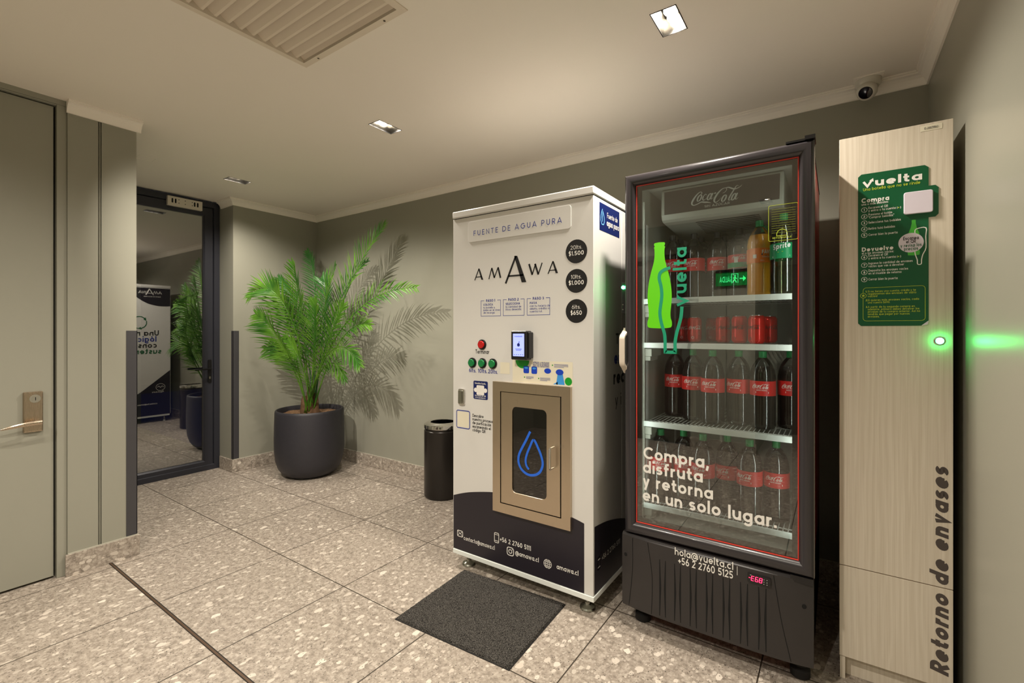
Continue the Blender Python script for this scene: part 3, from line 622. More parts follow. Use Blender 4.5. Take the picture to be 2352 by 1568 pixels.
# ---------------------------------------------------------------- exit sign on the wall behind the camera
es = thing('exit_sign', 'lit green exit sign mirrored in the fridge glass', 'sign', (-.93, -1.48, 1.87))
Pb = backf(-1.5); ex = .93
MB().box(-1.085, -.775, -1.5, -1.472, 1.945, 1.975).build('housing', 'black', es)
MB().box(-1.085, -.775, -1.488, -1.48, 1.80, 1.945).build('sign_plate', 'exitg', es)
lt = MB(); Ps = backf(-1.479)
text(lt, 'SALIDA', Ps, ex - .01, 1.838, .085, w=.13, fit=.125)
lt.ribbon([(.79, 1.872), (.845, 1.872)], .014, Ps, .001).poly([(.785, 1.872), (.812, 1.905), (.812, 1.839)], Ps, .001)
lt.ribbon([(.862, 1.825), (.862, 1.925), (.925, 1.925), (.925, 1.825)], .006, Ps, .001).disc(.89, 1.905, .009, Ps, .001, 12)
lt.ribbon([(.89, 1.895), (.893, 1.862), (.876, 1.832)], .011, Ps, .001).ribbon([(.893, 1.862), (.908, 1.848), (.916, 1.83)], .009, Ps, .001).ribbon([(.872, 1.872), (.891, 1.888), (.91, 1.876)], .008, Ps, .001)
lt.build('lettering', 'exitw', es)

# ================================================================== POTTED PALM
pc = (-3.978, 2.475)
pt = thing('potted_palm', 'tall green palm in a round black pot in the corner', 'plant', (pc[0], pc[1], 0))
MB().lathe([(.13, .001), (.19, .008), (.235, .035), (.268, .085), (.288, .15), (.298, .25), (.299, .36), (.297, .46), (.293, .575), (.291, .592), (.286, .598), (.276, .598), (.271, .592), (.269, .54), (.269, .50)], 56, (pc[0], pc[1], 0), caps=False).build('pot', 'pot', pt, smooth=True, angle=50)
so = MB(); nn_ = 30
gr = [[(pc[0] + .27 * r / 10 * cos(2 * pi * k / nn_), pc[1] + .27 * r / 10 * sin(2 * pi * k / nn_), .548 + random.uniform(-.01, .012)) for k in range(nn_)] for r in range(1, 11)]
so.v = [p for q in gr for p in q] + [(pc[0], pc[1], .55)]
so.f = [(i * nn_ + k, i * nn_ + (k + 1) % nn_, (i + 1) * nn_ + (k + 1) % nn_, (i + 1) * nn_ + k) for i in range(9) for k in range(nn_)] + [(len(so.v) - 1, (k + 1) % nn_, k) for k in range(nn_)]
so.build('soil', 'soil', pt)
for dx, dy, hh, rr_ in ((.0, .0, .20, .030), (-.055, -.02, .11, .030), (.03, .04, .14, .022)):
    MB().lathe([(rr_ * 1.1, .545), (rr_ * 1.15, .58), (rr_, .60 + hh * .3), (rr_ * .9, .6 + hh * .7), (rr_ * .55, .6 + hh)], 14, (pc[0] + dx, pc[1] + dy, 0), rf=lambda k: 1 + .12 * (k % 2)).build('trunk', 'trunk', pt, smooth=True)
FR = [
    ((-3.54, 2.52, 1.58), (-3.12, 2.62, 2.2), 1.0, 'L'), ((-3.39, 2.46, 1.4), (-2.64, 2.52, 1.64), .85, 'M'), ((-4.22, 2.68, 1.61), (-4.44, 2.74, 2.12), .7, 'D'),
    ((-3.90, 2.36, 1.33), (-3.91, 2.27, 1.9), .95, 'B'), ((-3.91, 2.2, 1.52), (-4.36, 2.12, 1.62), .9, 'L'), ((-4.0, 2.28, 1.35), (-4.14, 2.22, 1.73), .85, 'B'),
    ((-3.93, 2.2, 1.16), (-4.24, 2.12, 1.46), .9, 'L'), ((-3.74, 2.42, 1.31), (-3.42, 2.36, 1.85), .9, 'M'), ((-3.47, 2.42, 1.2), (-3.06, 2.42, 1.36), .8, 'M'),
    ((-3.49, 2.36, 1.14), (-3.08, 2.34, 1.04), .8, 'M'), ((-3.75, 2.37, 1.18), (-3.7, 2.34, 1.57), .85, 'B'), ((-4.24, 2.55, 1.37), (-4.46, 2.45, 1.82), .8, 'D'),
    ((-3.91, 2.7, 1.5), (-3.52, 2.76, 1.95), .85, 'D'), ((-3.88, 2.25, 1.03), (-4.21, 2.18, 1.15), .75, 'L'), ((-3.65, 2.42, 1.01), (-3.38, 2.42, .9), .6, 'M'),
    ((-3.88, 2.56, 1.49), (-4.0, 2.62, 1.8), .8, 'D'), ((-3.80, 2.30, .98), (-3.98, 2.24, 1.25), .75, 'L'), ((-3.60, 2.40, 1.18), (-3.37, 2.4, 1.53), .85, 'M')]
rnd = random.Random(3)
for mid, tip, sc, kind in FR:
    base = Vector((pc[0] + rnd.uniform(-.07, .05), pc[1] + rnd.uniform(-.05, .05), .56)); mid = Vector(mid); tip = Vector(tip)
    # the frond leaves the pot nearly upright: cubic through mid
    ct = 2 * mid - .5 * (base + tip)
    def bz(t): return base * (1 - t) ** 2 + ct * 2 * t * (1 - t) + tip * t * t
    npt = 26; path = [bz(i / npt) for i in range(npt + 1)]
    fb = MB().tube(path, [.0065 * (1 - .8 * i / npt) + .001 for i in range(npt + 1)], 6)
    nl = 34; ref = Vector((rnd.uniform(-.4, .4), -1, .25)).normalized()
    for i in range(nl):
        t = .30 + .695 * (i / (nl - 1)) ** .95; p = bz(t); T = (bz(min(t + .01, 1)) - bz(t - .01)).normalized()
        Bv = T.cross(ref).normalized(); Nv = Bv.cross(T).normalized(); u = (t - .30) / .70
        ln = sc * .345 * (.62 + 1.1 * u - 1.5 * u ** 2) * rnd.uniform(.9, 1.08); ln = max(ln, .05)
        for sd in (-1, 1):
            th = radians(56 - 30 * u + rnd.uniform(-6, 6)); ph = radians(24 + rnd.uniform(-10, 12))
            D = (T * cos(th) + (Bv * (sd * cos(ph)) + Nv * sin(ph)) * sin(th)).normalized()
            wv_ = D.cross(Nv).normalized(); vs = []; k5 = 5
            for j in range(k5 + 1):
                s_ = j / k5; q = p + D * (ln * s_) + Vector((0, 0, -1)) * (ln * .16 * s_ * s_)
                q.x = max(q.x, XA + .012); q.y = min(q.y, YB - .012)
                hw = .0082 * sc * (min(1, .35 + 2.4 * s_)) * (1 - s_ ** 2.2) + .0004
                fold = Nv * (hw * .35)
                vs += [q - wv_ * hw + fold, q, q + wv_ * hw + fold]
            fb.add(vs, [(3 * j + c_, 3 * j + 3 + c_, 3 * j + 4 + c_, 3 * j + 1 + c_) for j in range(k5) for c_ in (0, 1)])
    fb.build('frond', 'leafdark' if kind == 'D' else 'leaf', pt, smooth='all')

# ================================================================== LITTER BIN
bx_, by_ = -2.585, 2.755
bn = thing('litter_bin', 'black cylindrical bin with a chrome ring top between the palm and the white machine', 'bin', (bx_, by_, 0))
MB().lathe([(.138, .002), (.145, .012), (.146, .02), (.146, .525), (.141, .53), (.141, .556)], 48, (bx_, by_, 0), caps=False).build('body', 'bin', bn, smooth=True)
MB().lathe([(.14, .545), (.149, .547), (.149, .566), (.146, .574), (.125, .586), (.10, .590), (.095, .587), (.094, .55)], 48, (bx_, by_, 0), caps=False).build('ring_lid', 'chrome', bn, smooth=True)
MB().lathe([(.0005, .30), (.13, .30), (.13, .545)], 32, (bx_, by_, 0), caps=False).build('liner', 'gap', bn, smooth=True)

# ================================================================== WATER DISPENSER
AX0, AX1, AY0, AY1, AZ0, AZ1 = -1.755, -.905, 1.955, 2.785, .102, 1.93
wd = thing('water_dispenser', 'tall white and dark purified water vending machine with steel hatch', 'vending machine', ((AX0 + AX1) / 2, (AY0 + AY1) / 2, 0))
PA = front(AY0)
bd = MB()
oq = rr(AX0, AX1, AZ0, AZ1, .004); iq = rr(-1.345, -1.140, .495, .931, .02)
bd.ring(oq, iq, PA, -.34, 0).prism(oq, PA, -(AY1 - AY0), -.3405)
bd.build('body', 'white', wd, bevel=.007, seg=3, smooth=True)
MB().box(AX0 - .001, AX1 + .005, AY0 - .006, AY1 + .003, 1.9325, 1.971).build('top_cap', 'white', wd, bevel=.006, seg=3, smooth=True)
MB().box(AX0 + .003, AX1 - .001, AY0 + .002, AY1, 1.926, 1.9330).build('cap_gap', 'gap', wd)
MB().box(AX0 + .003, AX1 + .004, AY0 - .005, AY1 - .01, .078, .102).build('bottom_rail', 'railw', wd, bevel=.002)
for x, y, lab in ((AX0 + .06, 2.02, 0), (AX1 - .06, 2.02, 0), (AX0 + .06, AY1 - .06, 0), (AX1 - .06, AY1 - .06, 0)):
    MB().lathe([(.036, .001), (.038, .006), (.034, .013), (.018, .02), (.013, .026), (.013, .034), (.009, .034), (.009, .08)], 22, (x, y, 0)).build('levelling_foot', 'zinc', wd, smooth=True)
# dark graphic round the foot of the machine
cur = smooth_path([(-1.751, .397), (-1.68, .422), (-1.601, .443), (-1.463, .468), (-1.33, .474), (-1.18, .466), (-1.016, .440), (-.951, .425)], 4)
gm = MB()
for (a, b), (c_, d_) in zip(cur[:-1], cur[1:]): gm.poly([(a, .104), (c_, .104), (c_, d_), (a, b)], PA, .0006)
gm.build('foot_graphic', 'navy', wd); gm = MB()
PR = rightf(AX1)
cur2 = smooth_path([(1.966, .416), (2.02, .410), (2.10, .398), (2.18, .380), (2.266, .357), (2.45, .30), (2.60, .27), (2.78, .26)], 4)
for (a, b), (c_, d_) in zip(cur2[:-1], cur2[1:]): gm.poly([(a, .104), (c_, .104), (c_, d_), (a, b)], PR, .0006)
gm.build('foot_graphic', 'navy', wd); gm = MB()
PL = leftf(AX0)
cur3 = smooth_path([(2.78, .74), (2.705, .678), (2.55, .55), (2.39, .424), (2.2, .33), (1.97, .26)], 4)
for (a, b), (c_, d_) in zip(cur3[:-1], cur3[1:]): gm.poly([(-a, .104), (-c_, .104), (-c_, d_), (-a, b)], PL, .0006)
gm.build('foot_graphic', 'navy', wd); gm = MB()
cur4 = smooth_path([(2.78, 1.672), (2.72, 1.668), (2.641, 1.669), (2.56, 1.685), (2.485, 1.712), (2.375, 1.789), (2.27, 1.92)], 4)
for (a, b), (c_, d_) in zip(cur4[:-1], cur4[1:]): gm.poly([(-a, b), (-c_, d_), (-c_, 1.924), (-a, 1.924)], PL, .0006)
gm.build('flank_graphic', 'navy', wd)
# raised name plate and its lettering
plt = MB().prism(rr(-1.644, -1.018, 1.79, 1.902, .014), PA, .0003, .003).build('title_plate', 'white', wd, bevel=.0012)
text(MB(), 'FUENTE DE AGUA PURA', front(AY0 - .003), -1.604, 1.822, .038, w=.085, fit=.538, track=.32).build('lettering', 'inkblue', plt)
# brand letters: thin left strokes, thick right strokes
lg = MB()
def bigA(x0, x1, z0, z1, tn, tk):
    xm = x0 + (x1 - x0) * .52; zb = z0 + (z1 - z0) * .27
    lg.ribbon([(x0 + tn * .4, z0), (xm, z1)], tn, PA, .0008).poly([(xm - tk * .45, z1), (xm + tk * .35, z1), (x1, z0), (x1 - tk * 1.15, z0)], PA, .0008).ribbon([(x0 + (xm - x0) * .3, zb), (x1 - (x1 - xm) * .3, zb)], tn * .8, PA, .0008)
bigA(-1.601, -1.541, 1.583, 1.644, .006, .011); bigA(-1.399, -1.268, 1.554, 1.690, .011, .024); bigA(-1.145, -1.088, 1.586, 1.645, .006, .011)
lg.ribbon([(-1.503, 1.583), (-1.484, 1.641)], .006, PA, .0008).ribbon([(-1.484, 1.641), (-1.467, 1.588)], .009, PA, .0008).ribbon([(-1.467, 1.588), (-1.443, 1.641)], .006, PA, .0008).ribbon([(-1.443, 1.641), (-1.427, 1.585)], .010, PA, .0008)
lg.ribbon([(-1.252, 1.643), (-1.233, 1.588)], .010, PA, .0008).ribbon([(-1.233, 1.588), (-1.213, 1.641)], .006, PA, .0008).ribbon([(-1.217, 1.641), (-1.198, 1.587)], .010, PA, .0008).ribbon([(-1.198, 1.587), (-1.176, 1.643)], .006, PA, .0008)
lg.build('brand_lettering', 'ink', wd)
# price discs
for z, q1, q2 in ((1.680, '20lts.', '$1.500'), (1.543, '10lts.', '$1.000'), (1.403, '6lts.', '$650')):
    b_ = MB().disc(-.991, z, .0555, PA, .001).build('price_disc', 'ink', wd)
    t_ = MB(); text(t_, q1, front(AY0 - .0012), -.991, z + .010, .026, w=.075, align='c'); text(t_, q2, front(AY0 - .0012), -.991, z - .018, .028, w=.12, align='c', fit=.078 if len(q2) > 5 else .058)
    t_.build('lettering', 'inkwhite', b_)
# three steps
for x0, x1, ttl, hd_, ls in ((-1.556, -1.427, 'PASO 1', 'COLOCA', ('tu botella o', 'bidón en el área', 'de recarga.')), (-1.41, -1.281, 'PASO 2', 'SELECCIONA', ('la cantidad de', 'litros deseada.')), (-1.263, -1.133, 'PASO 3', 'PAGA', ('con tu tarjeta de', 'débito, crédito o', 'cuenta rut.'))):
    b_ = MB(); xm = (x0 + x1) / 2
    b_.ribbon([(xm - .043, 1.471), (x0, 1.471), (x0, 1.389), (x1, 1.389), (x1, 1.471), (xm + .043, 1.471)], .0022, PA, .0008)
    text(b_, ttl, PA, xm, 1.464, .0185, w=.14, align='c'); text(b_, hd_, PA, x0 + .016, 1.444, .0150, w=.13)
    for i, s_ in enumerate(ls): text(b_, s_, PA, x0 + .016, 1.429 - .0135 * i, .0145, w=.085)
    b_.build('step_frame', 'inkblue', wd)
# payment terminal
tm = MB().box(-1.328, -1.235, AY0 - .05, AY0 - .002, 1.168, 1.311).build('payment_terminal', 'black', wd, bevel=.006, seg=3)
MB().box(-1.229, -1.2275, AY0 - .034, AY0 - .014, 1.19, 1.29).build('card_slot', 'zinc', tm)
MB().box(-1.235, -1.226, AY0 - .040, AY0 - .002, 1.176, 1.304).build('reader_side', 'black', tm, bevel=.003)
sc2 = MB().poly(rr(-1.314, -1.248, 1.186, 1.297, .002), front(AY0 - .0505), .0004).build('screen', 'screen', tm)
PS = front(AY0 - .0515); t_ = MB()
text(t_, 'transbank', PS, -1.281, 1.281, .010, w=.1, align='c'); t_.disc(-1.281, 1.242, .0085, PS, .0002, 14).ribbon([(-1.281, 1.245), (-1.276, 1.26)], .003, PS, .0002)
t_.ribbon([(-1.30, 1.222), (-1.262, 1.222)], .0022, PS, .0002).ribbon([(-1.296, 1.216), (-1.266, 1.216)], .0022, PS, .0002)
for i in range(5): t_.disc(-1.305 + .012 * i, 1.194, .003, PS, .0002, 8, .0016)
t_.build('screen_marks', 'inkblue', sc2)
# push buttons
for x, z, mt, lb in ((-1.547, 1.238, 'btnred', 'Terminar'), (-1.614, 1.139, 'btngreen', '6lts.'), (-1.545, 1.139, 'btngreen', '10lts.'), (-1.476, 1.139, 'btngreen', '20lts.')):
    Pp = plane((x, AY0, z), (1, 0, 0), (0, 0, 1), (0, -1, 0))
    ci = lambda r: [(r * cos(2 * pi * t / 28), r * sin(2 * pi * t / 28)) for t in range(28)]
    bz_ = MB().prism(ci(.027), Pp, .0003, .006).prism(ci(.0245), Pp, .006, .010).build('button_bezel', 'black', wd, smooth=True)
    MB().prism(ci(.0205), Pp, .010, .016).prism(ci(.019), Pp, .016, .018).build('push_button', mt, bz_, bevel=.001, smooth=True)
    text(MB(), lb, PA, x, z - .049 if mt == 'btnred' else z - .052, .031 if mt == 'btnred' else .030, w=.11, align='c', fit=.093 if mt == 'btnred' else (.05 if lb[0] == '6' else .062)).build('button_lettering', 'ink' if mt == 'btnred' else 'inkblue', wd)
# stickers on the front (the square codes are blank)
MB().poly(rr(-1.429, -1.369, 1.090, 1.149, .002), PA, .0008).build('code_sticker', 'stickercream', wd)
stk = MB().poly(rr(-1.608, -1.510, .945, 1.043, .008), PA, .0008).build('help_sticker', 'navyblue', wd)
PA2 = front(AY0 - .001)
MB().poly(rr(-1.586, -1.534, .968, 1.020, .006), PA2, .0005).disc(-1.592, .994, .012, PA2, .0004, 14).disc(-1.526, .994, .012, PA2, .0004, 14).build('code_panel', 'inkwhite', stk)
t_ = MB(); text(t_, '¿Necesitas Ayuda?'.replace('¿', ''), PA2, -1.559, 1.026, .0135, w=.12, align='c', fit=.076); text(t_, 'Escanea el QR', PA2, -1.559, .9605, .011, w=.12, align='c'); text(t_, 'y te ayudamos.', PA2, -1.559, .9505, .010, w=.12, align='c')
t_.build('lettering', 'inkwhite', stk)
t_ = MB(); q_r = rr(-1.728, -1.634, .777, .873, .01); t_.ribbon(q_r + [q_r[0]], .0045, PA, .0008); t_.build('code_frame', 'inkblue', wd)
MB().poly(rr(-1.722, -1.640, .783, .867, .006), PA, .0006).build('code_plate', 'stickercream', wd)
t_ = MB()
for i, (s_, f_) in enumerate((('Descubre', .075), ('nuestro proceso', .137), ('de purificación', .126), ('escaneando el', .124), ('código QR', .088))): text(t_, s_, PA, -1.614, .847 - .0195 * i, .023, w=.12, fit=f_)
t_.build('info_lettering', 'ink', wd)
ss = MB().poly([(-1.351, 1.052), (-1.010, 1.052), (-1.010, 1.164), (-1.351, 1.164)], PA, .0006).build('instruction_sticker', 'stickercream', wd)
g1 = MB(); g1.poly([(-1.331 + .08 * (0.5 + .5 * cos(radians(a_))) if False else -1.291 + .041 * cos(radians(a_)), 1.163 + .040 * sin(radians(a_))) for a_ in range(180, 361, 15)], PA2, .0003)
g1.build('green_shape', 'stickgreen', ss); MB().disc(-1.032, 1.073, .019, PA2, .0008, 20).build('green_shape', 'stickgreen', ss)
for x, z in ((-1.278, 1.080), (-1.196, 1.078), (-1.118, 1.146)): MB().disc(x, z, .0034, PA2, .0004, 10).build('bullet_dot', 'stickgreen', ss)
g2 = MB()
for x, z in ((-1.268, 1.117), (-1.221, 1.116)): g2.poly(rr(x - .0165, x + .0165, z - .017, z + .019, .007), PA2, .0004)
g2.disc(-1.145, 1.117, .019, PA2, .0004, 20, .013).disc(-1.079, 1.114, .021, PA2, .0006, 20, .014); g2.build('cap_pictures', 'stickblue', ss)
g3 = MB()
for x, z in ((-1.268, 1.127), (-1.221, 1.126)): g3.disc(x, z, .011, PA2, .0007, 14, .005)
g3.poly([(-1.098, 1.055), (-1.052, 1.055), (-1.062, 1.104), (-1.090, 1.104)], PA2, .0003).poly([(-1.115, 1.055), (-1.09, 1.055), (-1.09, 1.068)], PA2, .0003); g3.build('light_blue_shapes', 'sticklight', ss)
g4 = MB()
for i, (s_, w_) in enumerate((('APRENDE A REUTILIZAR', .092), ('LAS TAPAS DE LOS BIDONES', .092), ('PARA QUE NO SE PIERDAN', .092), ('NO LAS DESECHES', .092))): text(g4, s_, PA2, -1.228, 1.1535 - .0068 * i, .0085, w=.11, fit=w_)
for x, z, n_, l_ in ((-1.109, 1.151, 4, .076), (-1.269, 1.083, 3, .044), (-1.188, 1.082, 4, .058)):
    for i in range(n_): g4.ribbon([(x, z - .0046 * i), (x + l_ * (1 if i < n_ - 1 else .7), z - .0046 * i)], .0016, PA2, .0003)
g4.build('lettering', 'inkblue', ss)
# swing lock
lk = MB().prism(rr(-1.709, -1.666, .905, .993, .008), PA, .0003, .010).build('swing_lock', 'chrome', wd, bevel=.002)
MB().prism(rr(-1.704, -1.680, .912, .985, .006), PA, .010, .018).build('swing_handle', 'zinc', lk, bevel=.002)
# steel hatch
hf = MB().sweep([(0, 0), (0, .018), (.048, .018), (.048, .0)], -1.465, -1.013, .380, 1.049, PA).build('hatch_frame', 'steel', wd)
hg = MB().box(-1.418, -1.0615, AY0 - .009, AY0 - .003, .4275, 1.0015).build('hatch_gap', 'gap', wd)
hd2 = MB(); hd2.ring(rr(-1.412, -1.068, .432, .998, .002), rr(-1.343, -1.142, .497, .929, .024), PA, .010, .017); hdo = hd2.build('hatch_door', 'steel', wd, bevel=.001, seg=1)
hg.data.clear_geometry(); hg_ = MB(); hg_.ring(rr(-1.418, -1.0615, .4275, 1.0015, .002), rr(-1.35, -1.135, .49, .936, .02), PA, .003, .009); hg_.v = [tuple(Vector(v) - Vector(parent_origin(hg))) for v in hg_.v]; hg.data.from_pydata(hg_.v, [], hg_.f); hg.data.update()
gl = MB().prism(rr(-1.346, -1.139, .494, .932, .02), PA, .006, .010).build('hatch_window', 'glassn', wd)
MB().tube([(-1.243, 2.15, .62), (-1.243, 2.15, .95)], .012, 12).tube([(-1.243, 2.15, .62), (-1.243, 2.15, .60)], .016, 12).build('filling_spout', 'steel', wd, smooth=True)
PG = front(AY0 - .0105)
dp = smooth_path([(-1.2385, .815), (-1.262, .770), (-1.288, .725), (-1.305, .690), (-1.308, .655), (-1.294, .625), (-1.268, .606), (-1.238, .600), (-1.205, .608), (-1.180, .628), (-1.167, .662), (-1.172, .695), (-1.190, .735), (-1.218, .776), (-1.240, .740), (-1.258, .700), (-1.2655, .668), (-1.260, .642), (-1.246, .627)], 5)
dp = [q for i, q in enumerate(dp)]
k_ = 13 * 5
db = MB(); db.ribbon(dp[:k_ + 1], .0125, PG, .0006).ribbon(dp[k_:], .0115, PG, .0006).build('drop_emblem', 'dropblue', gl)
hh_ = MB().tube([(-1.103, AY0 - .016, .758), (-1.103, AY0 - .048, .758), (-1.103, AY0 - .052, .754), (-1.103, AY0 - .052, .664), (-1.103, AY0 - .048, .660), (-1.103, AY0 - .016, .660)], .0055, 10).build('pull_handle', 'chrome', hdo, smooth=True)
MB().poly([(-1.045, .76), (-1.07, .76), (-1.07, .778), (-1.045, .778)], front(AY0 - .0185), .0004).build('clear_tab', 'acrylic', wd)
# contact lines on the dark foot
ct = MB(); PF = front(AY0 - .0006)
def rrib(mb, x0, x1, z0, z1, r, w_, P): q = rr(x0, x1, z0, z1, r, 3); mb.ribbon(q + [q[0]], w_, P, .0006)
rrib(ct, -1.722, -1.684, .178, .210, .006, .004, PF); ct.ribbon([(-1.719, .207), (-1.703, .193), (-1.687, .207)], .003, PF, .0006).ribbon([(-1.719, .181), (-1.708, .194)], .003, PF, .0006).ribbon([(-1.687, .181), (-1.698, .194)], .003, PF, .0006)
text(ct, 'contacto@amawa.cl', PF, -1.676, .167, .032, w=.115, fit=.212)
rrib(ct, -1.466, -1.438, .209, .259, .006, .0036, PF); ct.ribbon([(-1.464, .250), (-1.440, .250)], .003, PF, .0006).ribbon([(-1.464, .218), (-1.440, .218)], .003, PF, .0006)
text(ct, '+56 2 2760 5111', PF, -1.430, .222, .033, w=.125, fit=.190)
rrib(ct, -1.385, -1.345, .166, .206, .011, .0045, PF); q = arc(-1.365, .186, .0095, .0095, 0, 360); ct.ribbon(q, .004, PF, .0006); ct.disc(-1.353, .198, .0024, PF, .0006, 8)
text(ct, '@amawa.cl', PF, -1.333, .178, .032, w=.115, fit=.138)
gx, gz, gr_ = -1.145, .185, .021
for rx in (gr_, gr_ * .5): q = arc(gx, gz, rx, gr_, 0, 360, 20); ct.ribbon(q, .003, PF, .0006)
for dz in (-.01, 0, .01): e_ = math.sqrt(gr_ ** 2 - dz ** 2); ct.ribbon([(gx - e_, gz + dz), (gx + e_, gz + dz)], .003, PF, .0006)
ct.ribbon([(gx, gz - gr_), (gx, gz + gr_)], .003, PF, .0006)
text(ct, 'amawa.cl', PF, -1.095, .177, .032, w=.115, fit=.115)
ct.build('contact_lettering', 'inkwhite', wd)
# right flank
sb_ = MB().poly([(2.02, 1.782), (2.262, 1.782), (2.262, 1.912), (2.02, 1.912)], PR, .0008).build('flank_sticker', 'navyblue', wd)
PR2 = rightf(AX1 + .0009); t_ = MB(); text(t_, 'Fuente de', PR2, 2.105, 1.853, .036, w=.09, fit=.13); text(t_, 'agua pura', PR2, 2.10, 1.815, .042, w=.14, fit=.15); t_.build('lettering', 'inkwhite', sb_)
MB().ribbon([(2.052, 1.885), (2.036, 1.855), (2.032, 1.83), (2.046, 1.812), (2.066, 1.814), (2.076, 1.83), (2.072, 1.85), (2.058, 1.873), (2.05, 1.845), (2.053, 1.825)], .005, PR2, .0005).build('drop_emblem', 'cyanline', sb_)
t_ = MB()
for s_, y_, z_, q1, q2 in (('Tra', 2.215, 1.245, .075, .13), ('rec', 2.185, 1.045, .10, .15), ('y i', 2.205, .935, .085, .09)): text(MB(), s_, PR, y_, z_, q1, w=q2).build('flank_lettering', 'ink', wd)
text(MB(), 'env', PR, 2.195, 1.145, .09, w=.14).build('flank_lettering', 'inkblue', wd)
t_ = MB(); rrib(t_, 1.998, 2.028, .205, .26, .006, .0036, PR); t_.ribbon([(2.0, .25), (2.026, .25)], .003, PR, .0012).ribbon([(2.0, .215), (2.026, .215)], .003, PR, .0012)
text(t_, '+56 2 2760 5111', PR, 2.045, .232, .033, w=.1, n=.0014); t_.build('flank_contact', 'inkwhite', wd)
# left flank (mirrored in the glass door): layout runs from the back edge to the front
t_ = MB(); Pl2 = leftf(AX0 - .0007)
def mA(x0, x1, z0, z1, tn, tk):
    xm = x0 + (x1 - x0) * .52; t_.ribbon([(x0, z0), (xm, z1)], tn, Pl2, .0006).ribbon([(xm, z1), (x1, z0)], tk, Pl2, .0006).ribbon([(x0 + (xm - x0) * .3, z0 + (z1 - z0) * .28), (x1 - (x1 - xm) * .3, z0 + (z1 - z0) * .28)], tn * .8, Pl2, .0006)
mA(-2.675, -2.635, 1.842, 1.880, .004, .007); mA(-2.575, -2.485, 1.825, 1.91, .007, .014); mA(-2.44, -2.40, 1.842, 1.880, .004, .007)
t_.ribbon([(-2.625, 1.842), (-2.612, 1.88), (-2.6, 1.845), (-2.587, 1.88), (-2.575, 1.842)], .005, Pl2, .0006).ribbon([(-2.487, 1.88), (-2.475, 1.845), (-2.465, 1.878), (-2.452, 1.845), (-2.44, 1.88)], .005, Pl2, .0006)
t_.build('flank_brand', 'inkwhite', wd)
text(MB(), 'FUENTE DE AGUA PURA', Pl2, -2.66, 1.795, .018, w=.1, fit=.2).build('flank_lettering', 'inkwhite', wd); t_ = MB()
q = arc(-2.66, .50, .055, .05, 0, 360, 20); t_.ribbon(q, .004, Pl2, .0006); t_.ribbon([(-2.70, .50), (-2.68, .515), (-2.66, .495), (-2.64, .515), (-2.62, .50)], .006, Pl2, .0006)
t_.build('flank_emblem', 'inkwhite', wd)
text(MB(), 'Agua pura', Pl2, -2.70, .425, .03, w=.09, fit=.14).build('flank_lettering', 'inkwhite', wd); text(MB(), 'contacto@amawa.cl', Pl2, -2.62, .26, .03, w=.1).build('flank_lettering', 'inkwhite', wd)
text(MB(), 'Una nueva', Pl2, -2.64, 1.245, .105, w=.13).build('flank_lettering', 'ink', wd); text(MB(), 'consumo', Pl2, -2.615, 1.072, .105, w=.13).build('flank_lettering', 'ink', wd)
text(MB(), 'lógica de', Pl2, -2.61, 1.158, .105, w=.13).build('flank_lettering', 'inkblue', wd)
text(MB(), 'sustentable', Pl2, -2.67, .985, .105, w=.13).build('flank_lettering', 'inkgreen', wd); t_ = MB()
for k in range(3):
    a0 = 90 + 120 * k; c_ = (-2.41, 1.43); t_.ribbon([(c_[0] + .085 * cos(radians(a0 + d)), c_[1] + .085 * sin(radians(a0 + d))) for d in (-45, -20, 0, 20, 45)], .012, Pl2, .0006)
    t_.poly([(c_[0] + r_ * cos(radians(a0 + d)), c_[1] + r_ * sin(radians(a0 + d))) for r_, d in ((.105, 45), (.065, 45), (.085, 75))], Pl2, .0006)
t_.build('recycling_emblem', 'inkgreen', wd)

# ================================================================== DOOR MAT
mt_ = MB(); nx, ny = 122, 101; cxm, cym, rot = -1.354, 1.712, radians(3.0); rm = random.Random(5)
for j in range(ny + 1):
    for i in range(nx + 1):
        u, v = (i / nx - .5) * .605, (j / ny - .5) * .505; ed = i in (0, nx) or j in (0, ny)
        if ed: u += rm.uniform(-.0018, .0018); v += rm.uniform(-.0018, .0018)
        mt_.v.append((cxm + u * cos(rot) - v * sin(rot), cym + u * sin(rot) + v * cos(rot), (.0025 if ed else .0105 + rm.uniform(-.0014, .0014))))
mt_.f = [(j * (nx + 1) + i, j * (nx + 1) + i + 1, (j + 1) * (nx + 1) + i + 1, (j + 1) * (nx + 1) + i) for j in range(ny) for i in range(nx)]
mo = thing('door_mat', 'dark grey carpet mat on the floor before the white machine', 'mat', (cxm, cym, 0))
mt_.build('pile', 'mat', mo)
mb_ = MB(); mb_.v = [(cxm + u * cos(rot) - v * sin(rot), cym + u * sin(rot) + v * cos(rot), z) for z in (.0004, .0030) for u, v in ((-.306, -.2555), (.306, -.2555), (.306, .2555), (-.306, .2555))]
mb_.f = [(0, 3, 2, 1), (4, 5, 6, 7), (0, 1, 5, 4), (1, 2, 6, 5), (2, 3, 7, 6), (3, 0, 4, 7)]; mb_.build('backing', 'rubber', mo)

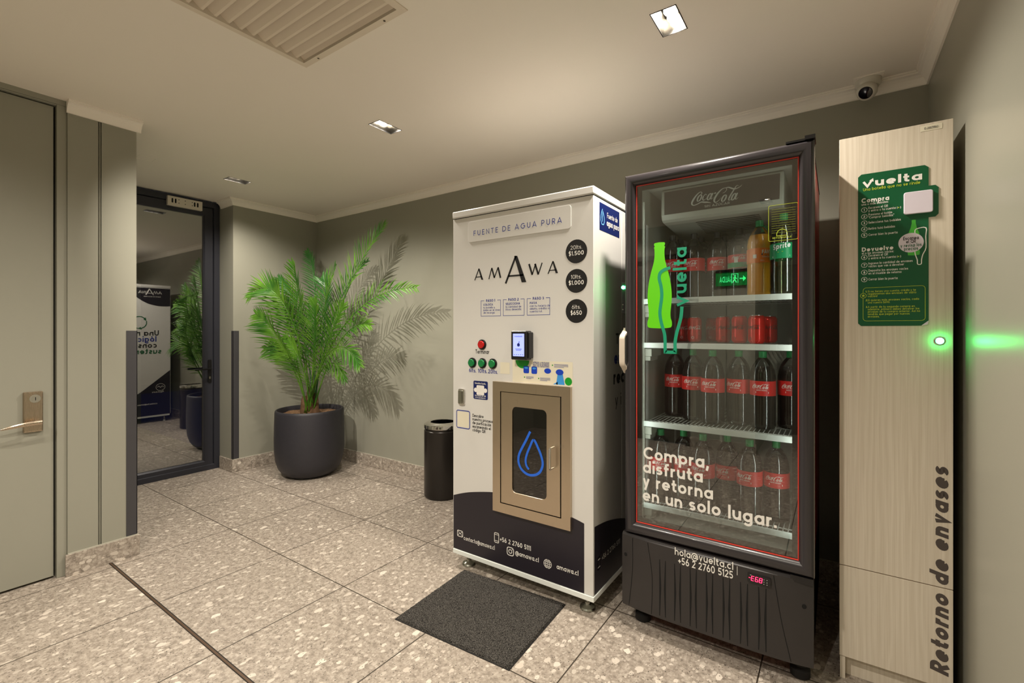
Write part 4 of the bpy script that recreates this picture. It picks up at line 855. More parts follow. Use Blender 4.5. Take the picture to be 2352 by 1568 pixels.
# ================================================================== DRINKS FRIDGE
FX0, FX1, FY0, FY1 = -.772, -.062, 2.03, 2.78
DZ0, DZ1, FT = .420, 1.998, 1.985
fr = thing('drinks_fridge', 'tall black and red glass-door drinks fridge', 'fridge', ((FX0 + FX1) / 2, 2.4, 0))
MB().box(FX0 + .003, FX0 + .0058, FY0 + .002, FY1 - .002, .10, FT - .002).build('red_bounce_cover', 'blacksoft', fr)  # black cover added so the red flank does not reflect in the dispenser
sh = MB().box(FX0 + .006, FX0 + .04, FY0, FY1, .10, FT).box(FX1 - .04, FX1 - .006, FY0, FY1, .10, FT).box(FX0 + .006, FX1 - .006, FY1 - .035, FY1, .10, FT).box(FX0 + .006, FX1 - .006, FY0, FY1, 1.972, FT + .002).box(FX0 + .006, FX1 - .006, FY0, FY1, .10, .44)
sh.build('shell', 'red', fr, bevel=.003)
MB().box(FX0 + .004, FX1 - .004, FY0 + .001, FY1 + .001, FT + .0025, FT + .006).build('top_panel', 'black', fr)
IX0, IX1, IZ0, IZ1, IY = -.731, -.098, .441, 1.972, 2.742
ln = MB().box(IX0, IX0 + .006, FY0 + .001, IY, IZ0, IZ1).box(IX1 - .006, IX1, FY0 + .001, IY, IZ0, IZ1).box(IX0, IX1, IY - .006, IY, IZ0, IZ1).box(IX0, IX1, FY0 + .001, IY, IZ1 - .006, IZ1).box(IX0, IX1, FY0 + .001, IY, IZ0, IZ0 + .006)
ln.build('liner', 'liner', fr)
# door
PFr = front(2.03)
prof = [(0, 0), (0, .030), (.004, .038), (.012, .0445), (.022, .047), (.034, .044), (.044, .036), (.0495, .024), (.0495, 0)]
dr = MB().sweep(prof, FX0, FX1, DZ0, DZ1, PFr).build('door_frame', 'frame', fr, smooth=True, angle=50)
MB().sweep([(.0495, .022), (.0495, .027), (.0525, .027), (.0525, .022)], FX0, FX1, DZ0, DZ1, PFr).build('gasket', 'redline', dr)
MB().sweep([(.0525, .012), (.0525, .0200), (.071, .0200), (.071, .012)], FX0, FX1, DZ0, DZ1, PFr).build('glass_border', 'spacer', dr)
GY = 2.03 - .024
gp = MB().box(FX0 + .051, FX1 - .051, GY, GY + .003, DZ0 + .051, DZ1 - .051).build('glass_pane', 'glassf', dr)
MB().box(FX1 - .09, FX1 - .004, 1.99, 2.05, 1.999, 2.006).box(FX1 - .03, FX1 + .002, 1.985, 2.06, 2.0, 2.014).build('hinge', 'black', fr)
MB().box(FX1 - .075, FX1 - .004, 1.99, 2.03, .394, .418).build('hinge', 'black', fr)
# handle on the left edge of the door
PH = leftf(FX0)
hq = smooth_path([(-2.012, 1.318, 0), (-1.985, 1.30, 0), (-1.962, 1.285, 0), (-1.958, 1.26, 0), (-1.958, 1.19, 0), (-1.962, 1.165, 0), (-1.985, 1.148, 0), (-2.012, 1.125, 0)], 4)
hb = MB(); 
for n0, n1 in ((-.014, .010),):
    vs = []; w_ = .011
    for i, q in enumerate(hq):
        d_ = Vector((hq[min(i + 1, len(hq) - 1)][0] - hq[max(i - 1, 0)][0], hq[min(i + 1, len(hq) - 1)][1] - hq[max(i - 1, 0)][1])).normalized(); nx_, ny_ = -d_.y, d_.x
        vs += [PH(q[0] + nx_ * w_ / 2, q[1] + ny_ * w_ / 2, n0), PH(q[0] - nx_ * w_ / 2, q[1] - ny_ * w_ / 2, n0), PH(q[0] - nx_ * w_ / 2, q[1] - ny_ * w_ / 2, n1), PH(q[0] + nx_ * w_ / 2, q[1] + ny_ * w_ / 2, n1)]
    hb.add(vs, [(4 * i + c, 4 * i + (c + 1) % 4, 4 * i + 4 + (c + 1) % 4, 4 * i + 4 + c) for i in range(len(hq) - 1) for c in range(4)] + [(0, 1, 2, 3), tuple(4 * (len(hq) - 1) + c for c in range(4))])
hb.build('door_handle', 'handle', dr, bevel=.002)
lkb = MB().box(FX0 - .030, FX0 + .004, 2.034, 2.07, 1.39, 1.53).build('lock_box', 'black', fr, bevel=.002)
ld_ = MB().lathe([(.0078, 0), (.0076, .005), (.0055, .0088), (.0005, .0105)], 16); ld_.v = [(FX0 - .022 + a, 2.034 - c, 1.508 + b) for a, b, c in ld_.v]; ld_.build('status_light', 'ledgreen', lkb, smooth=True)
MB().disc(FX0 - .024, 1.43, .003, front(2.0338), .0005, 8).disc(FX0 - .024, 1.408, .003, front(2.0338), .0005, 8).build('screw', 'zinc', lkb)
# kick panel, bowed, with paired slots
kx0, kx1, kz0, kz1 = FX0 - .014, FX1 - .004, .09, .412
kp = MB(); nk = 24; vs = []
def kick_y(u): return 2.0 - .022 * (1 - (2 * u - 1) ** 4) + .0
for i in range(nk + 1):
    u = i / nk; x = kx0 + (kx1 - kx0) * u; y = kick_y(u)
    vs += [(x, y + .012, kz1), (x, y + .002, kz1 - .008), (x, y, kz1 - .03), (x, y, kz0 + .02), (x, y + .008, kz0), (x, 2.06, kz0), (x, 2.06, kz1)]
kp.add(vs, [(7 * i + c, 7 * i + (c + 1) % 7, 7 * i + 7 + (c + 1) % 7, 7 * i + 7 + c) for i in range(nk) for c in range(7)] + [(6, 5, 4, 3, 2, 1, 0), tuple(7 * nk + c for c in range(7))])
kpo = kp.build('kick_panel', 'blacksoft', fr, smooth=True, angle=30)
def PK(a, b, n=0.): return (a, kick_y((a - kx0) / (kx1 - kx0)) - n, b)
for i in range(7):
    for dx, sg in ((0, 1), (.0245, -1)):
        x = -.6125 + .0622 * i + dx; z0, z1 = .108, .345; zc = .225
        MB().poly([(x - .0014, z0), (x + .0014, z0), (x + .0014 + (.005 if sg > 0 else 0), zc), (x + .0014, z1), (x - .0014, z1), (x - .0014 - (.005 if sg < 0 else 0), zc)], PK, .0007).build('vent_slot', 'gap', kpo)
for x, z in ((-.768, .318), (-.094, .312)): MB().disc(x, z, .0075, PK, .0009, 14, .0085).build('screw_hole', 'gap', kpo)
for xs_ in ((-.665, .40, -.645, .26, -.648, .10), (-.19, .40, -.165, .24, -.135, .10), (-.735, .40, -.735, .26, -.752, .10)):
    q = smooth_path([(xs_[0], xs_[1]), (xs_[2], xs_[3]), (xs_[4], xs_[5])], 6); MB().ribbon(q, .0025, PK, .0007).build('panel_crease', 'gap', kpo)
t_ = MB(); text(t_, 'hola@vuelta.cl', PK, -.549, .384, .041, w=.11, fit=.222); text(t_, '+56 2 2760 5125', PK, -.535, .349, .041, w=.115, fit=.207); t_.ribbon([(-.313, .368), (-.313, .402)], .0015, PK, .001); t_.build('contact_lettering', 'inkwhite', kpo)
dsp = MB(); dsp.prism(rr(-.277, -.199, .357, .389, .003), front(kick_y(.75) + .002), .0, .008); dso = dsp.build('controller', 'black', fr)
PDs = front(kick_y(.75) - .0062); t_ = MB()
t_.ribbon([(-.272, .374), (-.266, .374)], .0022, PDs, .0004)
def seg7(x, on):
    w_, h_ = .0085, .0085; z = .3735; sl = lambda a, b: (a + (b - z) * .12, b)
    S7 = {'a': ((0, h_), (w_, h_)), 'b': ((w_, h_), (w_, 0)), 'c': ((w_, 0), (w_, -h_)), 'd': ((0, -h_), (w_, -h_)), 'e': ((0, -h_), (0, 0)), 'f': ((0, 0), (0, h_)), 'g': ((0, 0), (w_, 0))}
    for s_ in on: (a, b), (c_, d) = S7[s_]; t_.ribbon([sl(x + a, z + b), sl(x + c_, z + d)], .0022, PDs, .0004)
seg7(-.263, 'adefg'); seg7(-.2495, 'acdefg'); seg7(-.236, 'abcdefg')
t_.build('digits', 'seg', dso)
t_ = MB()
for x, z in ((-.221, .38), (-.211, .38), (-.221, .371), (-.211, .371), (-.221, .363), (-.211, .363)): t_.disc(x, z, .0013, PDs, .0004, 8)
text(t_, 'set', PDs, -.268, .3845, .004, w=.14); t_.build('marks', 'inkwhite', dso)
for x, y in ((FX0 + .05, 2.09), (FX1 - .05, 2.09), (FX0 + .05, FY1 - .06), (FX1 - .05, FY1 - .06)):
    MB().lathe([(.03, .001), (.034, .004), (.034, .03), (.028, .036), (.02, .04), (.02, .10)], 20, (x, y, 0)).build('foot', 'rubber', fr, smooth=True)
# lettering and pictures stuck on the glass
PGl = front(GY)
for s_, x, z, f_ in (('Compra,', -.691, .754, .270), ('disfruta', -.693, .693, .248), ('y retorna', -.693, .632, .287), ('en un solo lugar.', -.694, .571, .512)): 
    for k in range(len(s_.split())): text(MB(), s_, PGl, x, z, .0725, w=.135, fit=f_, track=.09, only=k).build('slogan_lettering', 'inkwhite', gp)
half = [(.0, 1.690), (.0205, 1.688), (.0235, 1.680), (.0205, 1.674), (.024, 1.668), (.0215, 1.660), (.0215, 1.63), (.026, 1.60), (.036, 1.565), (.046, 1.52), (.0515, 1.47), (.0505, 1.43), (.0465, 1.39), (.0475, 1.365), (.052, 1.35), (.0515, 1.332), (.042, 1.324), (.0, 1.3215)]
bt = smooth_path([(x, z, 0) for x, z in half], 3); xb = -.621
bq = [(xb - x, z) for x, z, _ in bt] ; bq2 = [(xb + x, z) for x, z, _ in bt]
b1 = MB()
for i in range(len(bt) - 1): b1.poly([bq[i], bq[i + 1], bq2[i + 1], bq2[i]], PGl, .0010)
b1.build('bottle_picture', 'lime_vinyl', gp)
oq_ = smooth_path([(-.575, 1.578), (-.600, 1.571), (-.618, 1.558), (-.622, 1.535), (-.614, 1.50), (-.611, 1.46), (-.616, 1.42), (-.619, 1.385), (-.613, 1.345), (-.600, 1.30), (-.597, 1.265), (-.5965, 1.226), (-.592, 1.221), (-.560, 1.221), (-.5555, 1.226), (-.555, 1.265), (-.548, 1.305), (-.532, 1.365), (-.5275, 1.412)], 4)
MB().ribbon(oq_, .0135, PGl, .0016).build('outline_picture', 'teal', gp)
text(MB(), 'uelta', PGl, -.5085, 1.468, .077, w=.13, fit=.191, rot=pi / 2, n=.0013).build('brand_lettering', 'teal', gp); t_ = MB()
t_.ribbon([(-.5475, 1.418), (-.5085, 1.435), (-.5475, 1.452)], .0115, PGl, .0013).poly([(-.5475, 1.466), (-.5475, 1.441), (-.536, 1.450)], PGl, .0014); t_.build('brand_lettering', 'teal', gp)
st_ = MB().poly(rr(-.209, -.114, 1.648, 1.782, .006), PGl, .0009).build('clear_sticker', 'acrylic', gp)
t_ = MB(); q = rr(-.209, -.114, 1.648, 1.782, .006); t_.ribbon(q + [q[0]], .0016, front(GY - .001), .0004)
for i in range(11): t_.ribbon([(-.199, 1.766 - .0088 * i), (-.122, 1.766 - .0088 * i)], .0005, front(GY - .001), .0004)
t_.ribbon([(-.182, 1.666)] + arc(-.165, 1.673, .017, .017, 180, 0) + [(-.148, 1.666), (-.182, 1.666)], .0022, front(GY - .001), .0006)
text(t_, 'RETORNABLE', front(GY - .001), -.165, 1.656, .0085, w=.11, align='c', fit=.062); t_.build('sticker_print', 'lemon', st_)
for sd, x in ((1, IX0 + .0065), (-1, IX1 - .0125)):
    led = MB().box(x, x + .006, 2.040, 2.062, .50, 1.93).build('shelf_fill_strip', 'strip', fr, bevel=.002)  # strips added inside the door to brighten the shelves and cans
    al = bpy.data.lights.new('shelf_fill_light', 'AREA'); al.shape = 'RECTANGLE'; al.size = .012; al.size_y = 1.36; al.energy = STRIP_W; al.color = (.93, 1.0, .95)
    ao = bpy.data.objects.new('shelf_fill_light', al); COL.objects.link(ao); ao.parent = led
    ao.location = Vector((x + .003 + sd * .006, 2.055, 1.21)) - Vector(parent_origin(fr)); ao.rotation_euler = Vector((sd * .8, .6, 0)).to_track_quat('-Z', 'Y').to_euler()
# evaporator cover at the top, with the lettered dark panel
hx0, hx1 = -.668, -.172; hy = 2.185
hc = MB(); sec = [(hy + .01, IZ1 - .008), (hy, IZ1 - .014), (hy - .006, 1.845), (hy + .004, 1.824), (hy + .02, 1.815), (2.55, 1.79), (2.73, 1.80), (2.73, IZ1 - .007)]
hc.v = [(x, y, z) for x in (hx0, hx1) for y, z in sec]; k = len(sec); hc.f = [tuple(range(k)), tuple(range(2 * k - 1, k - 1, -1))] + [(i, i + k, (i + 1) % k + k, (i + 1) % k) for i in range(k)]
hco = hc.build('evaporator_cover', 'liner', fr, bevel=.006, seg=3)
Ph = plane((0, hy - .0005, 1.958), (1, 0, 0), Vector((0, -.006, -.113)).normalized() * -1, Vector((0, -1, .05)).normalized())
php = MB().poly([(hx0 + .014, -.006), (hx0 + .016, -.112), (hx1 - .016, -.112), (hx1 - .014, -.006)][::-1], Ph, .001).build('header_panel', 'spacer', hco)
t_ = MB(); script_logo(t_, lambda a, b, n=0.: Ph(a, b, n + .0015), -.532, -.088, .206); text(t_, 'SIN AZÚCAR', lambda a, b, n=0.: Ph(a, b, n + .0015), -.425, -.104, .0145, w=.1, align='c', fit=.102); t_.build('brand_lettering', 'greyink', php)
for i in range(9):
    y = 2.25 + .026 * i; z = 1.815 - (y - hy - .02) * (.025 / .345) - .0012
    MB().box(-.53, -.27, y, y + .009, z - .0006, z + .0004).build('vent_slot', 'spacer', hco)
# shelves: coated wires with a bright front rail, on moulded brackets
def make_shelf(z):
    s_ = MB(); y0, y1 = 2.105, 2.69
    n_ = 34
    for i in range(n_): x = IX0 + .02 + (IX1 - IX0 - .04) * i / (n_ - 1); s_.tube([(x, y0 + .004, z - .0035), (x, y1, z - .0035)], .0018, 6)
    for y in (y0 + .05, y0 + .2, y0 + .38, y1 - .01): s_.tube([(IX0 + .012, y, z - .007), (IX1 - .012, y, z - .007)], .0025, 6)
    so_ = s_.build('shelf', 'wire', fr, smooth=True)
    MB().box(IX0 + .007, IX1 - .007, y0 - .006, y0 + .001, z - .023, z + .001).build('front_rail', 'railw', so_, bevel=.0015)
    for x in (IX0 + .0065, IX1 - .0425):
        MB().box(x, x + .036, y0 + .004, y0 + .14, z - .062, z - .026).box(x + .004, x + .03, y0 + .006, y0 + .11, z - .082, z - .062).build('bracket', 'liner', so_, bevel=.003)
ZS = (1.4555, 1.256, .899, .527)
for z in ZS: make_shelf(z)
s_ = MB()
for i in range(36):
    x = IX0 + .02 + (IX1 - IX0 - .04) * i / 35; h_ = .008 + .014 * (1 if (i % 7) in (3, 4) else .3 if i % 7 in (2, 5) else 0)
    s_.box(x, x + .010, 2.062, 2.068, IZ0 + .0065, IZ0 + .0065 + h_)
s_.build('air_grille', 'railw', fr)
for x in (IX0 + .007, IX1 - .013):
    MB().box(x, x + .006, 2.13, 2.155, .50, 1.80).box(x, x + .006, 2.60, 2.625, .50, 1.80).build('shelf_upright', 'wire', fr)
ls = MB().box(IX0 + .0065, IX0 + .012, 2.10, 2.118, .52, 1.90).build('side_strip', 'liner', fr)

# ---------------------------------------------------------------- drinks
def make_bottle(drink, label_mat, cap, kind, label, group):
    t = thing('soda_bottle', label, 'bottle', (0, 0, 0), group)
    prof = [(.040, .0005), (.046, .004), (.0495, .014), (.0495, .022), (.0485, .03), (.0492, .05), (.0490, .135), (.0482, .140), (.0482, .203), (.0492, .208), (.0488, .222), (.0455, .243), (.038, .266), (.028, .284), (.019, .295), (.0145, .300), (.0145, .313)]
    MB().lathe(prof, 28, caps=True).build('bottle', 'clear', t, o=(0, 0, 0), smooth=True)
    fill = .262 if drink != 'lime' else .285
    inner = [(max(r - .0015, .001), z + .002) for r, z in prof if z < fill] + [(.0385 if drink != 'lime' else .026, fill), (.001, fill)]
    MB().lathe(inner, 24, caps=True).build('drink', drink, t, o=(0, 0, 0), smooth=True)
    lb = MB().lathe([(.0494, .141), (.0496, .143), (.0496, .2005), (.0494, .202)], 32, caps=False).build('label', label_mat, t, o=(0, 0, 0), smooth=True)
    Wp = round_wrap(.0497); tx = MB()
    if kind == 'cola':
        script_logo(tx, Wp, -.036, .171, .068); text(tx, 'SABOR ORIGINAL', Wp, .002, .162, .0075, w=.1, align='c', fit=.042); tx.poly([(-.022, .152), (.028, .152), (.028, .1585), (-.022, .1585)], Wp, .0006)
        tx.build('label_print', 'inkwhite', lb, o=(0, 0, 0))
    elif kind == 'orange':
        text(tx, 'FANTA', Wp, .012, .178, .022, w=.17, fit=.05); text(tx, 'NARANJA', Wp, .013, .162, .008, w=.1, fit=.03); tx.poly([(-.022, .160), (-.008, .160), (-.008, .176), (-.022, .176)], Wp, .0006); text(tx, '1,5 L', Wp, .006, .147, .008, w=.11)
        tx.build('label_print', 'inkwhite', lb, o=(0, 0, 0))
        MB().poly([(.010, .172), (.030, .168), (.060, .172), (.060, .184), (.012, .184)], Wp, .0003).build('brand_patch', 'navyblue', lb, o=(0, 0, 0))
    elif kind == 'lime':
        text(tx, 'Sprite', Wp, -.042, .176, .030, w=.15, fit=.064, shear=.18, rot=.12); tx.poly([(-.045, .1465), (.02, .1485), (.02, .1535), (-.045, .1515)], Wp, .0006); tx.poly([(.045, .15), (.049, .15), (.049, .185), (.045, .185)], Wp, .0006)
        tx.build('label_print', 'inkwhite', lb, o=(0, 0, 0)); MB().ribbon([(-.024, .166), (-.004, .168)], .002, Wp, .0006).build('lemon_line', 'lemon', lb, o=(0, 0, 0))
    elif kind == 'stevia':
        script_logo(tx, Wp, -.03, .18, .06); tx.poly([(-.02, .165), (-.004, .165), (-.004, .19), (-.02, .19)], Wp, .0006); tx.build('label_print', 'inkwhite', lb, o=(0, 0, 0))
        MB().lathe([(.0497, .1425), (.0497, .166)], 32, caps=False).build('green_band', 'labelgreen', lb, o=(0, 0, 0), smooth=True)
    MB().lathe([(.0158, .298), (.0158, .3035), (.0152, .304), (.0155, .305), (.0155, .3235), (.0145, .325), (.001, .3252)], 40, rf=lambda k: 1 if k % 2 else .965).build('cap', cap, t, o=(0, 0, 0), smooth=True, angle=25)
    return t
def place(o, x, y, z, label, group, rz, first):
    c = o if first else copy_tree(o)
    c.location = (x, y, z); c.rotation_euler.z = rz; c['label'] = label
    if group: c['group'] = group
    return c
face = lambda x, y: math.atan2(-x, y) * .55          # labels turned partly to the front
KC = make_bottle('cola', 'labelred', 'capgreen', 'cola', 'x', None); used = False
ordn = ['first from the handle side', 'second from the handle side', 'third from the handle side', 'fourth from the handle side', 'fifth from the handle side', 'last one by the hinge side']
for i, (x, y) in enumerate(((-.646, 2.335), (-.548, 2.275), (-.452, 2.225), (-.352, 2.262), (-.255, 2.235), (-.157, 2.300))):
    place(KC, x, y, ZS[2] + .0002, 'green-capped cola bottle on the third fridge shelf, %s' % ordn[i], 'cola bottles on the third shelf', (.05, .1, -.1, -.25, .0, .12)[i], i == 0)
for i, (x, y) in enumerate(((-.672, 2.19), (-.578, 2.228), (-.485, 2.190), (-.392, 2.226), (-.299, 2.189), (-.204, 2.226))):
    place(KC, x, y, ZS[3] + .0002, 'cola bottle on the lowest fridge shelf, %s' % ordn[i], 'cola bottles on the lowest shelf', (.2, .1, -.2, -.3, -.3, .0)[i], False)
KB = copy_tree(KC)
for ch in KB.children:
    if ch.name.startswith('cap'): ch.data = ch.data.copy(); ch.data.materials[0] = M['capblack']
first = True
for i, (x, y, w_) in enumerate(((-.663, 2.35, 'first from the handle side, front row'), (-.565, 2.366, 'second from the handle side, front row'), (-.466, 2.40, 'third from the handle side, front row'), (-.655, 2.465, 'first of the row behind'), (-.555, 2.475, 'second of the row behind'), (-.568, 2.59, 'alone at the rear wall'), (-.452, 2.515, 'third of the row behind'))):
    place(KB, x, y, ZS[0] + .0002, 'black-capped cola bottle on the top shelf, ' + w_, 'black-capped cola bottles on the top shelf', (.1, -.1, .2, .3, .1, .2, -.2)[i], first); first = False
KS = make_bottle('cola', 'labelred', 'capblack', 'stevia', 'cola bottle with a red and green label on the top fridge shelf', None); KS.location = (-.365, 2.368, ZS[0] + .0002); KS.rotation_euler.z = .1
place(KB, -.352, 2.52, ZS[0] + .0002, 'black-capped cola bottle behind the one with the red and green label', 'black-capped cola bottles on the top shelf', .3, False)
KO = make_bottle('orange', 'labelorange', 'capgreen', 'orange', 'orange soda bottle with green cap at the front of the top fridge shelf', None); KO.location = (-.268, 2.245, ZS[0] + .0002); KO.rotation_euler.z = .05
place(KO, -.262, 2.375, ZS[0] + .0002, 'orange soda bottle standing behind the front orange bottle', None, .5, False)
KL = make_bottle('lime', 'labelgreen', 'capgreen', 'lime', 'clear lemon soda bottle with green label on the top shelf', None); KL.location = (-.172, 2.165, ZS[0] + .0002); KL.rotation_euler.z = .12

def make_can(ink):
    t = thing('soda_can', 'x', 'can', (0, 0, 0), 'soda cans on the second shelf')
    bo = MB().lathe([(.024, .0005), (.0265, .003), (.0325, .011), (.033, .016), (.033, .104), (.0318, .110), (.028, .117), (.0265, .1195)], 28).build('body', 'canred', t, o=(0, 0, 0), smooth=True, angle=60)
    Wp = round_wrap(.0331); tx = MB(); script_logo(tx, Wp, -.032, .062, .062)
    for i in range(3): tx.ribbon([(-.02, .05 - .006 * i), (.018, .05 - .006 * i)], .0016, Wp, .0006)
    q = arc(-.012, .022, .0055, .0055, 0, 360, 12); tx.ribbon(q, .0018, Wp, .0006); tx.build('print', ink, bo, o=(0, 0, 0))
    MB().lathe([(.0268, .1195), (.0272, .1215), (.026, .1222), (.0248, .1215), (.0235, .1185), (.001, .1185)], 26, caps=False).build('lid', 'canlid', t, o=(0, 0, 0), smooth=True)
    return t
CW, CB = make_can('inkwhite'), make_can('ink')
for i, (x, y, src, f_, w_, rz) in enumerate(((-.655, 2.50, CW, 1, 'first from the handle side', .5), (-.574, 2.41, CW, 0, 'second from the handle side', .35), (-.520, 2.56, CW, 0, 'third from the handle side, set back', .2), (-.437, 2.377, CB, 1, 'first of the black-lettered ones', .55), (-.356, 2.31, CB, 0, 'second of the black-lettered ones', -.15), (-.279, 2.245, CB, 0, 'standing right behind the glass', -.35), (-.250, 2.42, CB, 0, 'last one by the hinge side', .4))):
    place(src, x, y, ZS[1] + .0002, 'red soda can with %s script, %s' % ('white' if src is CW else 'black', w_), 'soda cans on the second shelf', rz, bool(f_))

# ================================================================== RETURN CABINET
KX0, KX1, KY0, KY1 = .013, .3285, 2.162, 2.76
cb = thing('bottle_return_cabinet', 'tall narrow pale wood cabinet with green poster and lettering', 'cabinet', ((KX0 + KX1) / 2, (KY0 + KY1) / 2, 0))
MB().box(KX0, KX0 + .016, KY0 + .019, KY1, .0005, 2.034).box(KX1 - .016, KX1, KY0 + .019, KY1, .0005, 2.034).box(KX0 + .016, KX1 - .016, KY0 + .019, KY1, 2.018, 2.034).box(KX0 + .016, KX1 - .016, KY1 - .01, KY1, .03, 2.018).box(KX0 + .016, KX1 - .016, KY0 + .019, KY1, .085, .10).build('carcass', 'wood', cb)
MB().box(KX0 + .016, KX1 - .016, KY0 + .035, KY0 + .05, .0008, .085).build('plinth', 'wood', cb)
MB().box(KX0, KX0 + .016, KY0 + .001, KY0 + .0185, .0005, .082).build('plinth_end', 'wood', cb)
udr = MB().box(KX0 - .002, KX1, KY0, KY0 + .019, .4285, 2.034).build('upper_door', 'wood', cb, bevel=.001, seg=1)
ldr = MB().box(KX0 - .002, KX1, KY0, KY0 + .019, .084, .4255).build('lower_panel', 'wood', cb, bevel=.001, seg=1)
MB().box(KX0 + .001, KX1 - .001, KY0 + .004, KY0 + .018, .4255, .4285).build('panel_gap', 'woodedge', cb)
PC = front(KY0); PCu = front(KY0 - .0035)
# poster
po = MB(); 
out = [(.255, 1.889), (.078, 1.889), (.068, 1.880), (.068, 1.338), (.077, 1.329), (.247, 1.329), (.265, 1.345), (.265, 1.706), (.283, 1.706), (.291, 1.715), (.291, 1.806), (.283, 1.815), (.265, 1.815), (.265, 1.880)]
po.prism(out, PC, .0005, .0022); poo = po.build('poster', 'poster', udr)
MB().poly([(.245, 1.329), (.265, 1.347), (.262, 1.333)], PC, .006).build('peeled_corner', 'lavender', poo)
PP = front(KY0 - .0022)
t_ = MB(); text(t_, 'uelta', PP, .118, 1.840, .041, w=.155, fit=.130, n=.0004); t_.ribbon([(.084, 1.8605), (.0955, 1.842), (.108, 1.862)], .007, PP, .0004).poly([(.1125, 1.870), (.1135, 1.857), (.1005, 1.862)], PP, .0005)
t_.build('title_lettering', 'inkwhite', poo); t_ = MB()
text(t_, 'Compra', PP, .078, 1.783, .024, w=.16, fit=.080, n=.0004); text(t_, 'Devuelve', PP, .079, 1.603, .022, w=.16, fit=.091, n=.0004)
TW = .0118
def ptxt(s_, x, z, f_=None, sz=TW, w=.115): text(t_, s_, PP, x, z, sz, w=w, fit=f_, n=.0004)
ptxt('una o más bebidas:', .078, 1.7735, .078); ptxt('el o los envases vacíos:', .079, 1.593, .092)
for n_, z, ls_ in ((1, 1.757, (('Escanea el QR', .056), ('y entra a tu cuenta (', .083))), (2, 1.732, (('Presiona el botón', .068), ('"Comprar bebidas"', .073))), (3, 1.7085, (('Selecciona tus bebidas', .092),)), (4, 1.686, (('Retira tu(s) bebidas', .076),)), (5, 1.6635, (('Cerrar bien la puerta', .083),)),
                  (6, 1.582, (('Escanea el QR', .056), ('y entra a tu cuenta (', .083))), (7, 1.553, (('Ingresa la cantidad de envases', .124), ('vacíos que vas a devolver', .101))), (8, 1.5265, (('Deposita los envases vacíos', .112), ('en el mueble de retorno', .094))), (9, 1.500, (('Cerrar bien la puerta', .083),))):
    q = arc(.0865, z, .0085, .0085, 0, 360, 18); t_.ribbon(q, .0014, PP, .0004); text(t_, str(n_), PP, .0865, z - .004, .0115, w=.17, align='c', n=.0004)
    for i, (s_, f_) in enumerate(ls_): ptxt(s_, .0985, z - .004 + (.0055 - .0105 * i if len(ls_) > 1 else 0), f_)
    if n_ in (1, 6): text(t_, ')', PP, .1885, z - .009, TW, w=.115, n=.0004)
t_.build('step_lettering', 'inkwhite', poo); t_ = MB(); bo_ = smooth_path([(.229, 1.652), (.229, 1.664), (.236, 1.670), (.258, 1.670), (.2575, 1.640), (.258, 1.600), (.250, 1.578), (.2465, 1.560), (.2455, 1.545), (.236, 1.545), (.235, 1.560), (.230, 1.578), (.2285, 1.592)], 3); t_.ribbon(bo_, .0028, PP, .0004)
t_.build('outline_picture', 'inkwhite', poo)
t_ = MB(); text(t_, 'Una botella que no se rinde', PP, .083, 1.8265, .0150, w=.1, fit=.160, n=.0004); t_.build('tagline_lettering', 'lemon', poo); t_ = MB()
bxq = rr(.083, .256, 1.347, 1.469, .010, 4); t_.ribbon(bxq + [bxq[0]], .0012, PP, .0004)
for n_, z, ls_ in (('1.', 1.452, (('Si no tienes una cuenta, créala y te', .135), ('regalaremos dos envases de vidrio', .136), ('vacíos!', .028))), ('2.', 1.420, (('Si quieres más envases vacíos, cada', .143), ('uno cuesta $690.', .064))), ('3.', 1.395, (('A partir de tu segunda compra en', .132), ('adelante, primero debes devolver los', .144), ('envases de tu compra anterior. Así no', .146), ('tendrás que pagar por nuevos', .118), ('envases.', .034)))):
    ptxt(n_, .0905, z, None, .0095, .16)
    for i, (s_, f_) in enumerate(ls_): ptxt(s_, .0965, z - .0088 * i, f_, .0102, .1)
t_.build('note_lettering', 'lemon', poo)
for x, z in ((.184, 1.7515), (.184, 1.5765)): text(MB(), '*', PP, x, z - .006, .013, w=.14, align='c', n=.0004).build('asterisk', 'lemon', poo)
MB().disc(.0835, 1.4405, .0088, PP, .0006, 20).build('star_disc', 'poster', poo)
t_ = MB(); q = arc(.0835, 1.4405, .0088, .0088, 0, 360, 20); t_.ribbon(q, .0013, PP, .001); t_.poly([(.0835 + (.0058 if i % 2 == 0 else .0025) * cos(radians(90 + 36 * i)), 1.4405 + (.0058 if i % 2 == 0 else .0025) * sin(radians(90 + 36 * i))) for i in range(10)], PP, .001); t_.build('star', 'lemon', poo)
hb_ = [(.0, 1.702), (.0055, 1.701), (.0055, 1.69), (.008, 1.675), (.0145, 1.655), (.0155, 1.64), (.0135, 1.615), (.0145, 1.598), (.0165, 1.588), (.0155, 1.578), (.0, 1.5765)]
b1 = MB(); xb = .2255
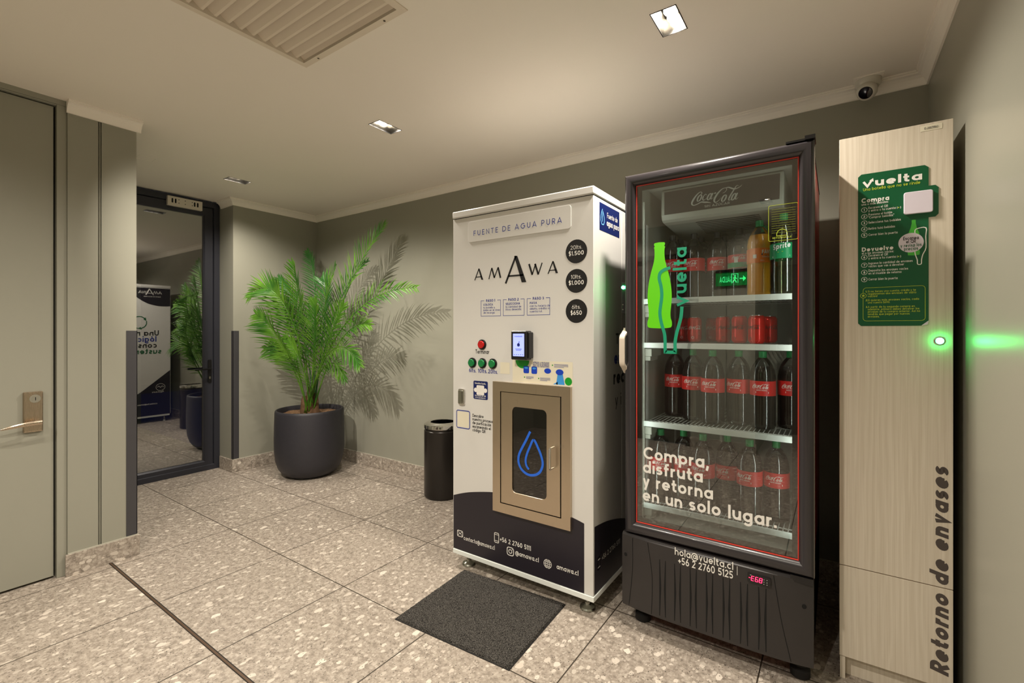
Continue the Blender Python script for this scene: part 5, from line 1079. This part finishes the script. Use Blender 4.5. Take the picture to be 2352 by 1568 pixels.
for (x1, z1), (x2, z2) in zip(hb_[:-1], hb_[1:]): b1.poly([(xb - x1, z1), (xb - x2, z2), (xb + x2, z2), (xb + x1, z1)], PP, .0002)
b1.build('bottle_picture', 'postgreen', poo)
bub = MB().disc(.218, 1.622, .0345, PP, .0006, 32, .0345).build('bubble', 'lavender', poo); PB = front(KY0 - .0029)
text(text(MB(), 'Escanea', PB, .218, 1.6325, .0165, w=.13, align='c', fit=.042, n=.0003), 'el QR', PB, .218, 1.6205, .0165, w=.13, align='c', fit=.026, n=.0003).build('lettering', 'ink', bub)
text(text(MB(), 'y revisa los', PB, .218, 1.6075, .0165, w=.13, align='c', fit=.057, n=.0003), 'precios', PB, .218, 1.5955, .0165, w=.13, align='c', fit=.038, n=.0003).build('lettering', 'inkgreen', bub)
MB().prism(rr(.198, .276, 1.722, 1.800, .007), PC, .0024, .010).build('code_plate', 'lavender', udr, bevel=.002)
idt = MB().poly([(.243, 2.007), (.301, 2.007), (.301, 2.0265), (.243, 2.0265)], PC, .0006).build('id_tag', 'stickercream', udr)
text(MB(), 'ID 20079863', front(KY0 - .0007), .272, 2.0125, .0105, w=.12, align='c', fit=.036).build('lettering', 'ink', idt)
# status light
lb_ = MB().lathe([(.0135, 0), (.0135, .003), (.011, .004)], 24); lb_.v = [(.294 + a, KY0 - c, 1.276 + b) for a, b, c in lb_.v]; lbo = lb_.build('light_bezel', 'zinc', udr, smooth=True)
l2 = MB().lathe([(.0108, .0035), (.0105, .007), (.007, .010), (.0005, .011)], 20, caps=False); l2.v = [(.294 + a, KY0 - c, 1.276 + b) for a, b, c in l2.v]; l2.build('status_light', 'ledgreen', lbo, smooth=True)
# vertical letters, bottom to top
t1 = text(MB(), 'Retorno', PC, .3165, .128, .0665, w=.175, fit=.275, rot=pi / 2, shear=.2, n=.0006); t1.build('return_lettering', 'textdark', ldr)
for k in (0, 1): text(MB(), 'de envases', PC, .3165, .436, .0665, w=.175, fit=.405, rot=pi / 2, shear=.2, n=.0006, only=k).build('return_lettering', 'textdark', udr)
